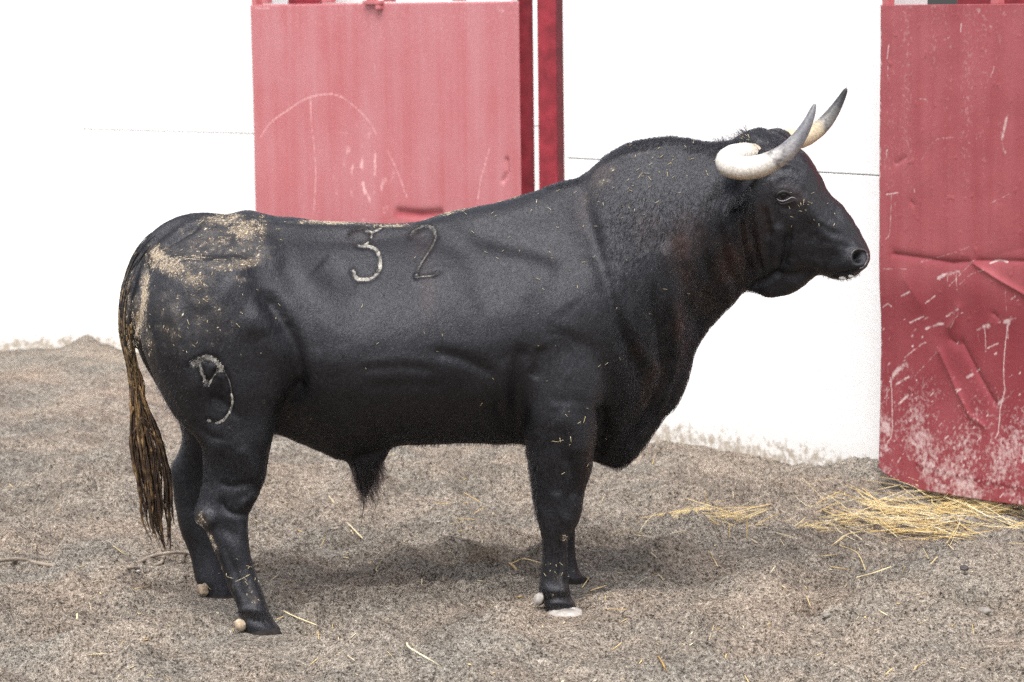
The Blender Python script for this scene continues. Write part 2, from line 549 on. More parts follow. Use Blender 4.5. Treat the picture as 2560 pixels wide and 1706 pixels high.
gA = ground(0, 884)[0]
dA = gA[:2] - CORNER[:2]; dA /= np.linalg.norm(dA)
dB = np.array([1.06, -.80]); dB /= np.linalg.norm(dB)
zjB = at_Y([222], [323], CORNER[1])[0][2]
wall(CORNER[:2] + dA * 7, CORNER[:2] + dA * .0, zjB + 1.2, "long white wall at the far left, left of the corner with the little heap of sand", seams=(2.4, 4.8))
endB = CORNER[:2] + dB * 1.42
wall(CORNER[:2] + dB * .0, endB, zjB, "white wall between the sandy corner and the faded pink-red gate")
g1, g2 = ground(1640, 1104)[0], ground(2130, 1190)[0]
dC = (g2 - g1)[:2]; dC /= np.linalg.norm(dC)
def along_to(px, p0, d):
    # point on the line p0+d*t (xy) seen at photo column px (at eye height)
    r = ray([px], [430])[0][:2]
    A = np.array([[r[0], -d[0]], [r[1], -d[1]]]); bvec = np.array(p0[:2]) - CAM[:2]
    t = np.linalg.solve(A, bvec)
    return np.array(p0[:2]) + d * t[1]
c0, c1_ = along_to(1414, g1, dC), along_to(2216, g1, dC)
nC = np.array([dC[1], -dC[0], 0.0])
zjC = on_plane([1800], [417], np.array([g1[0], g1[1], 0]), nC)[0][2]
wall(c0, c1_, zjC, "white wall behind the bull's head, between the dark red post and the scratched red gate")
# wall going on past the right gate, and the wall seen through the gateway
cR = c1_ + dC * 1.5
wall(cR, cR + dC * 4, zjC, "white wall beyond the scratched red gate, outside the picture on the right")
bp0, bp1 = at_Y([560], [316], 7.6)[0], at_Y([1700], [316], 6.2)[0]
zjD = at_Y([1337], [317], 6.6)[0][2]
wall(bp0, bp1, zjD, "white wall farther back, seen through the gap beside the pink-red gate", mat=MAT["white_clean"])

# ------------------------------------------------------------------ gates
def seg_dist(P, poly):
    """distance of 2D points to a polyline, and parameter along it"""
    best = np.full(len(P), 1e9); par = np.zeros(len(P)); tot = 0
    poly = np.asarray(poly, float)
    L = np.linalg.norm(np.diff(poly, axis=0), axis=1)
    for k in range(len(poly) - 1):
        a, b = poly[k], poly[k + 1]
        ab = b - a
        t = np.clip(((P - a) @ ab) / (ab @ ab + 1e-12), 0, 1)
        d = np.linalg.norm(P - a - t[:, None] * ab, axis=1)
        m = d < best
        best[m] = d[m]; par[m] = (tot + t[m] * L[k]) / L.sum()
        tot += L[k]
    return best, par

def sheet(name, pL, pR, z0f, z1, du, thick, mat, parent, shape, paint, rz=None):
    """steel sheet as a fine grid between two plan points; shape(u,z)->outward relief, paint(u,z)->mark,deep"""
    pL, pR = np.array(pL[:2]), np.array(pR[:2])
    d = pR - pL; L = np.linalg.norm(d); d = d / L
    n = np.array([d[1], -d[0]])
    nu = int(L / du) + 1; nv = int(z1 / du) + 1
    us = np.linspace(0, L, nu)
    U, T = np.meshgrid(us, np.linspace(0, 1, nv))
    U, T = U.ravel(), T.ravel()
    zb = z0f(U); Z = zb + (z1 - zb) * T
    off = shape(U, Z)
    P = pL[None] + d[None] * U[:, None] + n[None] * off[:, None]
    V = np.column_stack([P, Z])
    mark, deep = paint(U, Z)
    i = (np.arange(nv - 1)[:, None] * nu + np.arange(nu - 1)[None]).ravel()
    F = np.stack([i, i + 1, i + nu + 1, i + nu], 1)
    # back face and rims
    Vb = V.copy(); Vb[:, :2] -= n[None] * thick
    nV = len(V)
    Fb = F[:, ::-1] + nV
    rim = np.concatenate([np.arange(nu), np.arange(1, nv) * nu + nu - 1, (nv - 1) * nu + np.arange(nu - 2, -1, -1), np.arange(nv - 2, 0, -1) * nu])
    r2 = np.roll(rim, -1)
    Fr = np.stack([rim, rim + nV, r2 + nV, r2], 1)
    o = mesh_np(name, np.vstack([V, Vb]), np.vstack([F, Fb, Fr]), mat, True, parent,
                {"mark": ('FLOAT', np.concatenate([mark, mark])), "deep": ('FLOAT', np.concatenate([deep, deep]))})
    return o, d, n, L

def uvz(px, py, pL, pR):
    """photo point -> (u, z) on the vertical plane pL-pR"""
    pL, pR = np.array(pL[:2]), np.array(pR[:2])
    d = pR - pL; d = d / np.linalg.norm(d)
    n = np.array([d[1], -d[0], 0])
    P = on_plane(np.asarray(px, float), np.asarray(py, float), np.array([pL[0], pL[1], 0]), n)
    return np.column_stack([(P[:, :2] - pL) @ d, P[:, 2]])

# --- left, faded gate
GL, GR = at_Y([636], [400], 5.45)[0], at_Y([1301], [400], 4.0)[0]
gz1 = at_Y([900], [10], 4.9)[0][2]
def uz(pts): 
    a = np.array(pts, float); return uvz(a[:, 0], a[:, 1], GL, GR)
scr = [(catmull(uz([(650, 344), (677, 306), (715, 279), (761, 249), (803, 237), (845, 239), (883, 264), (918, 299), (940, 335)]), 40), .0035, .75),
       (catmull(uz([(777, 245), (779, 306), (787, 383), (789, 459), (784, 536)]), 20), .0035, .7),
       (uz([(967, 375), (994, 432), (1017, 494)]), .0035, .7), (uz([(1224, 371), (1201, 452), (1193, 509)]), .0035, .7),
       (uz([(938, 335), (968, 378)]), .002, .4), (uz([(936, 160), (938, 185)]), .003, .4), (uz([(838, 332), (872, 333)]), .002, .4),
       (uz([(1262, 455), (1268, 440)]), .003, .6), (uz([(760, 500), (757, 560)]), .003, .4), (uz([(640, 20), (672, 22)]), .006, .6), (uz([(1240, 22), (1262, 30)]), .003, .5)]
def gl_shape(U, Z):
    a = np.column_stack([U, Z])
    o = .004 * noise3(np.column_stack([U, Z * .6, U * 0]), 2.0, 5)
    d, _ = seg_dist(a, uz([(995, 530), (1045, 536), (1100, 533)])); o += -.016 * np.exp(-(d / .02) ** 2)
    d, _ = seg_dist(a, uz([(1266, 400), (1268, 430), (1258, 452)])); o += -.012 * np.exp(-(d / .012) ** 2)
    return o
def gl_paint(U, Z):
    a = np.column_stack([U, Z]); mk = np.zeros(len(U))
    for poly, w, s in scr:
        d, _ = seg_dist(a, poly); mk = np.maximum(mk, s * np.exp(-(d / w) ** 2))
    c = uz([(910, 440)])[0]
    q = ((U - c[0]) / .22) ** 2 + ((Z - c[1]) / .20) ** 2
    nz = noise3(np.column_stack([U, Z * .6, U * 0]), 22, 8)
    mk = np.maximum(mk, .9 * np.exp(-q) * sstep(.15, .6, nz))
    mk = np.maximum(mk, .10 * sstep(gz1 - .5, gz1, Z))
    base = uz([(900, 520)])[0][1]
    dp = .55 * sstep(base + .25, base - .4, Z) * (0.6 + .8 * noise3(np.column_stack([U * 4, Z * .4, U * 0]), 2, 3))
    d, _ = seg_dist(a, uz([(990, 535), (1100, 538)])); dp += .8 * np.exp(-(d / .02) ** 2)  # shade in the dent painted as darker red
    c = uz([(945, 22)])[0]; dp += .5 * np.exp(-((U - c[0]) / .03) ** 2 - ((Z - c[1]) / .05) ** 2)
    return mk, np.clip(dp, 0, 1)
dgl = (GR - GL)[:2]; Lgl = np.linalg.norm(dgl); dgl /= Lgl
ngl = np.array([dgl[1], -dgl[0]]); rzl = math.atan2(dgl[1], dgl[0])
gate1 = tag(empty("metal_gate", (GL[0], GL[1], 0)), "tall faded pink-red sheet metal gate behind the bull's back, with bars above the sheet", "gate")
sheet("sheet_panel", GL, GR, lambda U: 0 * U + .08, gz1, .0065, .004, MAT["red_faded"], gate1, gl_shape, gl_paint)
# frame: thick edge on the right, top rail, bars
def gp(u, out): return GL[:2] + dgl * u + ngl * out
p = gp(Lgl + .001 + .0, -.045); box("edge_post", (*(gp(Lgl - .006, -.052)), gz1 / 2 + .35), (.012, .092, gz1 + .6), MAT["red_deep"], rzl, .002, gate1)
box("edge_post", (*(gp(.02, -.03)), gz1 / 2 + .35), (.04, .045, gz1 + .6), MAT["red_rim"], rzl, .003, gate1)
box("top_rail", (*gp(Lgl / 2, -.034), gz1 - .012), (Lgl - .09, .06, .03), MAT["red_rim"], rzl, .004, gate1)
box("top_rail", (*gp(Lgl / 2, -.034), gz1 + .62), (Lgl - .02, .045, .045), MAT["red_rim"], rzl, .004, gate1)
for pxb, w in ((655, .05), (810, .075), (918, .05), (962, .06), (1136, .07)):
    u = uvz([pxb], [8], GL, GR)[0][0]
    box("bar", (*gp(u, -.034), gz1 + .303), (w, .035, .59), MAT["red_rim"], rzl, .004, gate1)
u = uvz([1280], [8], GL, GR)[0][0]; box("bar", (*gp(u, -.034), gz1 + .303), (.05, .035, .59), MAT["red_rim"], rzl, .004, gate1)
bm = bmesh.new(); u = uvz([938], [8], GL, GR)[0][0]
box_bm(bm, (*gp(u, .012), gz1 + .006), (.135, .03, .02), rzl, .004); box_bm(bm, (*gp(u + .045, .012), gz1 - .018), (.035, .028, .022), rzl, .004)
bm_obj("latch", bm, MAT["red_rim"], gate1)
# red door standing behind the bars
q0 = at_Y([660], [8], 7.0)[0]
tag(box("red_door", (q0[0] + .17, q0[1], 1.3), (.40, .05, 2.6), MAT["red_deep"], -.5, .004), "dark red door standing behind the bars at the top left of the faded gate", "door")
# post to its right
pp = at_Y([1378], [300], 3.95)[0]
post = tag(empty("gate_post", (pp[0], pp[1], 0)), "dark red square steel post right of the faded gate, cut off by the bull's neck", "post")
bm = bmesh.new(); box_bm(bm, (pp[0], pp[1], 1.3), (.098, .098, 2.9), math.radians(-22), .006); bm_obj("shaft", bm, MAT["red_deep"], post)
box("hinge", (pp[0] - .03, pp[1] - .055, .7), (.03, .05, .12), MAT["red_deep"], math.radians(-22), .004, post)

# --- right, scratched gate
HL, HR = at_Y([2198], [600], 1.80)[0], at_Y([2560], [600], 1.17)[0]
dh = (HR - HL)[:2]; dh /= np.linalg.norm(dh); HRx = HL.copy(); HRx[:2] = HL[:2] + dh * 1.25
def hz(pts):
    a = np.array(pts, float); return uvz(a[:, 0], a[:, 1], HL, HRx)
hz1 = hz([(2300, 12)])[0][1]
bot = hz([(2199, 1170), (2206, 1182), (2222, 1192), (2262, 1209), (2300, 1225), (2340, 1232), (2400, 1242), (2480, 1254), (2560, 1264), (2640, 1274)])
_r = np.random.default_rng(21)
hs_lines = []
def zz(x, y): return (2060 + x / 2.24, 600 + y / 2.24)
def Z(*pts): return hz([zz(*p) for p in pts])
# long drips and scratches read off the photograph
for pts, w, s in [
    ([(360, 770), (370, 900), (372, 1090), (350, 1130), (340, 1180)], .003, .9), ([(338, 830), (340, 930)], .002, .6),
    ([(1020, 470), (1000, 600), (992, 740), (998, 860), (975, 930), (965, 1080), (950, 1110)], .0028, .95), ([(1012, 270), (1018, 400)], .0015, .5),
    ([(890, 500), (892, 630)], .0025, .8), ([(850, 520), (855, 570)], .002, .6), ([(1020, 480), (1018, 560)], .0025, .8), ([(740, 190), (744, 280)], .002, .8), ([(692, 190), (692, 235)], .002, .7),
    ([(1112, 960), (1115, 1100), (1105, 1240)], .004, .9), ([(325, 163), (460, 163)], .0022, .45), ([(320, 380), (350, 360), (370, 375)], .003, .7),
    ([(640, 215), (690, 190), (755, 180)], .008, .75), ([(370, 770), (410, 720), (450, 710)], .012, .8), ([(395, 810), (440, 780), (462, 770)], .006, .8),
    ([(900, 610), (960, 580)], .004, .7), ([(850, 510), (915, 480)], .010, .6), ([(980, 470), (1060, 440)], .009, .75), ([(790, 775), (820, 755)], .007, .8),
    ([(925, 130), (970, 115), (1020, 125)], .004, .9), ([(560, 500), (610, 480), (660, 470)], .006, .6), ([(470, 465), (550, 430)], .004, .7), ([(430, 315), (480, 290)], .004, .7),
    ([(565, 355), (620, 312)], .003, .7), ([(760, 250), (830, 190), (900, 170)], .0025, .5), ([(700, 260), (850, 100)], .0018, .5), ([(440, 660), (530, 590), (560, 575)], .003, .5),
    ([(500, 760), (620, 630)], .0018, .45), ([(320, 1040), (345, 1050), (350, 1080)], .022, .8), ([(385, 940), (440, 890), (462, 870)], .006, .7), ([(960, 920), (1010, 885), (1035, 880)], .008, .7),
    ([(520, 130), (760, 60), (860, 10)], .0018, .35), ([(690, 515), (740, 430), (755, 390)], .004, .4), ([(680, 430), (750, 390)], .005, .6)]:
    hs_lines.append((catmull(Z(*pts), 14) if len(pts) > 2 else Z(*pts), w, s))
def zt(x, y): return (2060 + x / 2.24, y / 2.24)
for pts, w, s in [([(360, 255), (352, 330)], .003, .9), ([(358, 365), (356, 430)], .0025, .8), ([(770, 135), (768, 180)], .003, .8), ([(670, 55), (695, 180)], .0012, .4),
                  ([(350, 1090), (415, 1080)], .003, .8), ([(378, 1095), (368, 1300), (345, 1340)], .0022, .7), ([(398, 1130), (402, 1215)], .001, .4),
                  ([(545, 900), (620, 790), (730, 768)], .0014, .45), ([(790, 815), (880, 760)], .0014, .35), ([(830, 530), (910, 490)], .0016, .45), ([(935, 1138), (1050, 1080)], .0018, .45),
                  ([(540, 555), (575, 560), (578, 580)], .002, .6), ([(712, 260), (712, 510)], .0012, .35), ([(670, 228), (705, 208)], .0014, .6), ([(1020, 660), (995, 800), (1010, 860)], .008, .62),
                  ([(955, 375), (935, 430)], .004, .45), ([(925, 145), (935, 155)], .008, .4), ([(505, 1062), (508, 1080)], .003, .7), ([(482, 765), (484, 785)], .0025, .7),
                  ([(354, 840), (352, 880)], .003, .8), ([(590, 660), (605, 645)], .002, .5), ([(860, 50), (880, 70)], .008, .35), ([(990, 60), (1010, 90)], .01, .35)]:
    pp_ = hz([zt(*p_) for p_ in pts])
    hs_lines.append((catmull(pp_, 14) if len(pts) > 2 else pp_, w, s))
zlow = hz([(2380, 700)])[0][1]; zbt = hz([(2300, 1230)])[0][1]
for _ in range(250):   # thrown-up flecks and short slanting scuffs, denser low down
    u = _r.uniform(0, 1.2); zc = zbt + (zlow - zbt) * _r.beta(1.0, 1.9)
    L_ = _r.uniform(.003, .03) * (1 if _r.random() < .4 else .4); an = math.radians(_r.normal(38, 12))
    hs_lines.append((np.array([(u, zc), (u + L_ * math.cos(an), zc + L_ * math.sin(an))]), _r.uniform(.0018, .0045), _r.uniform(.4, .95)))
def h_shape(U, Zv):
    a = np.column_stack([U, Zv])
    o = .003 * noise3(np.column_stack([U, Zv, U * 0]), 3.0, 6) + .0022 * noise3(np.column_stack([U, Zv, U * 0]), 9.0, 7)
    for pts, w, dd in [([(2235, 636), (2300, 645), (2380, 658), (2450, 652), (2600, 655)], .016, -.020), ([(2430, 655), (2500, 700), (2580, 745)], .014, .022),
                       ([(2345, 880), (2380, 960), (2420, 1040), (2455, 1065)], .018, .016), ([(2400, 860), (2440, 940), (2480, 1010)], .02, -.020), ([(2395, 770), (2385, 800), (2370, 820)], .02, .014),
                       ([(2240, 410), (2262, 395)], .014, -.010), ([(2278, 505), (2282, 512)], .012, -.010), ([(2370, 850), (2385, 862)], .02, -.016), ([(2480, 785), (2490, 795)], .014, -.012),
                       ([(2262, 700), (2300, 760)], .04, .008), ([(2480, 640), (2560, 620)], .05, -.008), ([(2290, 1160), (2400, 1190), (2640, 1235)], .010, .004)]:
        d, _ = seg_dist(a, hz(pts)); o += dd * .50 * np.exp(-(d / (w * .8)) ** 1.15)
    o += 0
    o += -.012 * sstep(zlow, zlow - .25, Zv) * sstep(zbt, zbt + .4, Zv)
    pim = noise3(np.column_stack([U, Zv * .8, U * 0]), 40, 9)
    o += .0035 * np.clip(pim - .5, 0, 1) * 2
    return o
def h_paint(U, Zv):
    a = np.column_stack([U, Zv]); mk = np.zeros(len(U))
    q = np.column_stack([U, Zv * .8, U * 0]); q2 = q.copy(); q2[:, 0] = U * .8 - Zv * .5
    nz = noise3(q2, 30, 8); nz2 = noise3(q, 60, 12); nb = noise3(q, 7, 13)
    for poly, w, s in hs_lines:
        lo, hi = poly.min(0) - .03, poly.max(0) + .03
        idx = np.nonzero((U > lo[0]) & (U < hi[0]) & (Zv > lo[1]) & (Zv < hi[1]))[0]
        if len(idx) == 0: continue
        d, _ = seg_dist(a[idx], poly)
        v = s * np.exp(-(d / max(w, .0026)) ** 2) * (1.0 if w < .005 else np.clip(.8 + 1.2 * nz[idx], .2, 1.2)) * (1 if w > .0026 else .8)
        mk[idx] = np.maximum(mk[idx], v)
    low = sstep(zbt + .62, zbt + .05, Zv)
    mk = np.maximum(mk, low * .30 + .42 * nb * low + .30 * nz * low)
    mk = np.maximum(mk, low * .72 * sstep(.15, .7, nz2 + .5 * nb))
    mk = np.maximum(mk, .22 * np.clip(noise3(np.column_stack([U * 5, Zv * .3, U * 0]), 3, 2) + .2, 0, 1) * sstep(zlow + .1, zlow + .6, Zv))
    mk = np.maximum(mk, .8 * sstep(.012, .0, U) * np.clip(nz2 + .3, 0, 1))
    dp = .62 * sstep(zlow + .10, zlow - .12, Zv) * (1 - .3 * low) + .25 * nb  # shade of the tilted lower sheet, put into the red
    d, _ = seg_dist(a, hz([(2240, 640), (2350, 655), (2480, 658), (2640, 660)])); dp += .4 * np.exp(-(d / .02) ** 2)  # shade along the fold painted in
    d, _ = seg_dist(a, hz([(2290, 1160), (2400, 1190), (2640, 1235)])); dp += .5 * np.exp(-(d / .014) ** 2)
    return np.clip(mk, 0, 1), np.clip(dp, 0, 1)
nh = np.array([dh[1], -dh[0]]); rzh = math.atan2(dh[1], dh[0])
gate2 = tag(empty("metal_gate", (HL[0], HL[1], 0)), "scratched and dented red sheet metal gate at the right edge, splashed with pale dried mud", "gate")
sheet("sheet_panel", HL, HRx, lambda U: np.interp(U, bot[:, 0], bot[:, 1]), hz1, .0040, .004, MAT["red_fresh"], gate2, h_shape, h_paint)
def hp(u, out): return HL[:2] + dh * u + nh * out
box("top_rail", (*hp(.625, -.030), hz1 - .014), (1.22, .05, .024), MAT["red_rim"], rzh, .003, gate2)
box("top_rail", (*hp(.625, -.030), hz1 + .60), (1.25, .045, .045), MAT["red_rim"], rzh, .003, gate2)
for pxb, w in ((2207, .035), (2480, .04)):
    u = uvz([pxb], [6], HL, HRx)[0][0]
    box("bar", (*hp(u, -.030), hz1 + .287), (w, .035, .575), MAT["red_rim"], rzh, .003, gate2)
for u in (.8, 1.15): box("bar", (*hp(u, -.030), hz1 + .287), (.05, .035, .575), MAT["red_rim"], rzh, .003, gate2)
box("edge_post", (*hp(1.24, -.03), hz1 / 2 + .32), (.03, .05, hz1 + .6), MAT["red_deep"], rzh, .003, gate2)
# boarding seen through the bars of the right gate
bb = hp(.55, -.55)
tag(box("red_board", (bb[0], bb[1], 1.75), (1.3, .04, 1.6), MAT["red_deep"], rzh, .003), "dark red board behind the bars of the scratched gate at the top right", "board")
# red steel angle on the ground at the wall's end
sp = ground(2152, 1190)[0]
ang = tag(empty("steel_sill", (sp[0], sp[1], 0)), "low red steel angle on the sand at the foot of the white wall, left of the scratched gate", "sill")
box("upright", (sp[0] - .005, sp[1] - .02, .03), (.016, .05, .10), MAT["red_fresh"], .2, .002, ang)
box("flat_bar", (sp[0] + .05, sp[1] - .06, .012), (.14, .05, .03), MAT["red_rim"], -.55, .002, ang)

# ------------------------------------------------------------------ bull
def polyx(pts, x):
    a = np.array(pts, float)
    return np.interp(x, a[:, 0], a[:, 1])

TOP = [(330, 770), (338, 706), (350, 655), (370, 622), (400, 588), (440, 556), (474, 537), (501, 532), (528, 534), (566, 536), (593, 528), (616, 523), (643, 529),
       (681, 539), (738, 541), (777, 550), (860, 555), (887, 556), (983, 558), (1040, 555), (1067, 547), (1097, 536), (1155, 522), (1231, 508),
       (1289, 492), (1346, 473), (1404, 452), (1440, 446), (1457, 440), (1480, 418), (1515, 388), (1553, 363), (1599, 348), (1668, 339), (1706, 342),
       (1744, 350), (1783, 357), (1829, 352), (1870, 345)]
BOT = [(330, 800), (340, 860), (352, 890), (400, 980), (440, 1030), (520, 1070), (600, 1086), (688, 1088), (732, 1103), (793, 1130), (846, 1153), (900, 1156), (960, 1130), (1000, 1112),
       (1080, 1110), (1200, 1108), (1308, 1112), (1400, 1135), (1487, 1160), (1538, 1178), (1560, 1177), (1583, 1153), (1618, 1115), (1640, 1080),
       (1662, 1040), (1700, 1022), (1710, 994), (1716, 952), (1726, 914), (1738, 874), (1764, 832), (1800, 794), (1820, 774), (1844, 744), (1870, 722)]
YC = [(330, -.17), (700, -.13), (1100, -.06), (1450, -.01), (1700, -.02), (1870, -.06)]
WT_T = [0, .08, .22, .40, .58, .76, .90, 1.0]
WT = [(330, [.05, .06, .07, .08, .08, .07, .05, .04]), (352, [.08, .11, .14, .16, .16, .13, .10, .07]), (420, [.10, .16, .21, .23, .21, .17, .13, .10]),
      (500, [.12, .18, .25, .265, .25, .20, .14, .10]), (616, [.15, .235, .285, .295, .27, .20, .12, .07]), (740, [.13, .19, .265, .315, .32, .26, .15, .05]),
      (900, [.12, .18, .265, .335, .35, .31, .20, .05]), (1050, [.12, .18, .27, .335, .355, .335, .25, .16]), (1200, [.11, .165, .255, .325, .355, .335, .26, .16]),
      (1320, [.10, .155, .245, .315, .345, .32, .24, .14]), (1440, [.09, .145, .235, .305, .325, .28, .19, .10]), (1540, [.085, .14, .225, .285, .29, .22, .11, .045]),
      (1620, [.085, .135, .205, .255, .245, .18, .08, .04]), (1700, [.085, .13, .19, .225, .205, .13, .06, .035]), (1760, [.085, .13, .18, .20, .175, .12, .07, .05]),
      (1870, [.09, .13, .165, .175, .16, .13, .09, .06])]

def loft_sections(S):
    """S: (n_sections, n_around, 3) closed rings -> V, F with centre caps (quads as pairs)"""
    n, k, _ = S.shape
    V = S.reshape(-1, 3)
    i = np.arange(n - 1)[:, None] * k; j = np.arange(k)[None]; j2 = (j + 1) % k
    F = np.stack([i + j, i + j2, i + k + j2, i + k + j], -1).reshape(-1, 4)
    nv = len(V)
    V = np.vstack([V, S[0].mean(0), S[-1].mean(0)])
    jj = np.arange(0, k, 2)
    F0 = np.stack([np.full_like(jj, nv), (jj + 2) % k, (jj + 1) % k, jj], -1)
    b = (n - 1) * k
    F1 = np.stack([np.full_like(jj, nv + 1), b + jj, b + (jj + 1) % k, b + (jj + 2) % k], -1)
    return V, np.vstack([F, F0, F1])

def torso():
    xs = np.concatenate([np.linspace(330, 420, 14), np.linspace(430, 1870, 145)])
    K = 72
    ph = np.arange(K) / K * 2 * np.pi
    t = (1 - np.cos(ph)) / 2
    side = np.where(ph < np.pi, -1.0, 1.0)      # first half = near side
    S = []
    wx = np.array([w[0] for w in WT]); wv = np.array([w[1] for w in WT])
    for x in xs:
        yc = polyx(YC, x)
        tp = np.mean([polyx(TOP, x + o) for o in (-6, 0, 6)]); bt = np.mean([polyx(BOT, x + o) for o in (-10, 0, 10)])
        A = at_Y([x], [tp], yc)[0]; B = at_Y([x], [bt], yc)[0]
        w = np.array([np.interp(x, wx, wv[:, c]) for c in range(len(WT_T))])
        wt = np.interp(t, np.linspace(0, 1, 60), catmull(np.column_stack([np.array(WT_T), w]), 60)[:, 1]) if False else np.interp(t, WT_T, w)
        hw = wt * np.abs(np.sin(ph)) ** .62
        P = np.zeros((K, 3))
        P[:] = A[None] * (1 - t)[:, None] + B[None] * t[:, None]
        P[:, 1] += side * hw
        S.append(P)
    S = np.array(S)
    # smooth rings lengthwise and around
    for _ in range(3):
        S[1:-1] = .12 * S[:-2] + .76 * S[1:-1] + .12 * S[2:]
    for _ in range(3):
        S = .25 * np.roll(S, 1, 1) + .5 * S + .25 * np.roll(S, -1, 1)
    return loft_sections(S)

def leg(rows, n=60, K=28, expo=1.0):
    """rows: (py, xl, xr, Y, half thickness) -> horizontal sections"""
    R = catmull(np.array(rows, float), n)
    S = []
    th = np.arange(K) / K * 2 * np.pi
    for py, xl, xr, Y, ty in R:
        A, B = at_Y([xl, xr], [py, py], [Y, Y])
        c, s = np.cos(th), np.sin(th)
        cx = np.sign(c) * np.abs(c) ** .9; sy = np.sign(s) * np.abs(s) ** .9
        P = np.zeros((K, 3))
        P[:, 0] = (A[0] + B[0]) / 2 + (B[0] - A[0]) / 2 * cx
        P[:, 2] = (A[2] + B[2]) / 2
        P[:, 1] = Y + ty * sy
        S.append(P)
    return loft_sections(np.array(S))

NH = [(640, 400, 640, -.30, .13), (720, 360, 680, -.33, .135), (800, 352, 705, -.345, .14), (863, 356, 715, -.35, .14), (910, 372, 712, -.35, .135), (958, 392, 706, -.35, .13), (1004, 414, 700, -.35, .12),
      (1043, 438, 695, -.35, .11), (1069, 468, 690, -.355, .105), (1096, 489, 683, -.36, .10), (1142, 501, 673, -.365, .085), (1195, 504, 662, -.37, .074), (1238, 498, 647, -.38, .066),
      (1262, 490, 634, -.39, .058), (1284, 484, 625, -.40, .054), (1303, 488, 621, -.405, .050), (1320, 510, 620, -.41, .047), (1348, 524, 622, -.415, .043), (1387, 540, 627, -.425, .040),
      (1425, 556, 637, -.43, .040), (1463, 571, 650, -.44, .042), (1505, 589, 664, -.45, .046), (1536, 601, 675, -.455, .050), (1560, 608, 690, -.46, .052), (1580, 612, 704, -.46, .055), (1604, 618, 716, -.46, .055)]
FH = [(900, 400, 640, .12, .12), (1010, 430, 640, .13, .11), (1084, 455, 610, .14, .09), (1134, 444, 592, .14, .07), (1165, 427, 578, .14, .06), (1215, 430, 560, .135, .052), (1264, 438, 545, .13, .046),
      (1318, 449, 545, .12, .042), (1368, 467, 556, .115, .040), (1406, 479, 562, .11, .042), (1452, 490, 574, .10, .046), (1490, 512, 588, .095, .048), (1515, 515, 596, .09, .05)]
NF = [(820, 1300, 1500, -.22, .09), (900, 1292, 1510, -.24, .105), (1000, 1296, 1508, -.25, .105), (1060, 1302, 1502, -.25, .098), (1110, 1312, 1496, -.25, .092), (1150, 1318, 1488, -.25, .086), (1194, 1326, 1474, -.25, .075),
      (1230, 1330, 1462, -.25, .066), (1265, 1336, 1458, -.25, .062), (1299, 1342, 1450, -.25, .060), (1322, 1349, 1438, -.25, .055), (1357, 1354, 1419, -.25, .045), (1394, 1355, 1419, -.25, .041),
      (1437, 1351, 1421, -.25, .042), (1465, 1348, 1423, -.25, .047), (1485, 1350, 1426, -.25, .05), (1503, 1360, 1433, -.25, .052), (1520, 1363, 1441, -.25, .054), (1534, 1366, 1440, -.25, .054)]
FF = [(900, 1330, 1500, .22, .10), (1060, 1340, 1490, .24, .09), (1194, 1345, 1460, .25, .07), (1265, 1360, 1452, .26, .058), (1299, 1362, 1444, .26, .055), (1325, 1368, 1438, .26, .047),
      (1360, 1372, 1438, .26, .041), (1400, 1374, 1442, .26, .041), (1425, 1376, 1448, .26, .048), (1445, 1378, 1462, .26, .054), (1462, 1378, 1472, .26, .058)]
SH = [(1080, 840, 990, -.10, .05), (1120, 850, 978, -.10, .048), (1150, 866, 962, -.10, .044), (1172, 877, 948, -.10, .038), (1193, 885, 941, -.10, .031), (1215, 895, 930, -.10, .021), (1233, 903, 922, -.10, .012), (1246, 908, 917, -.10, .005)]

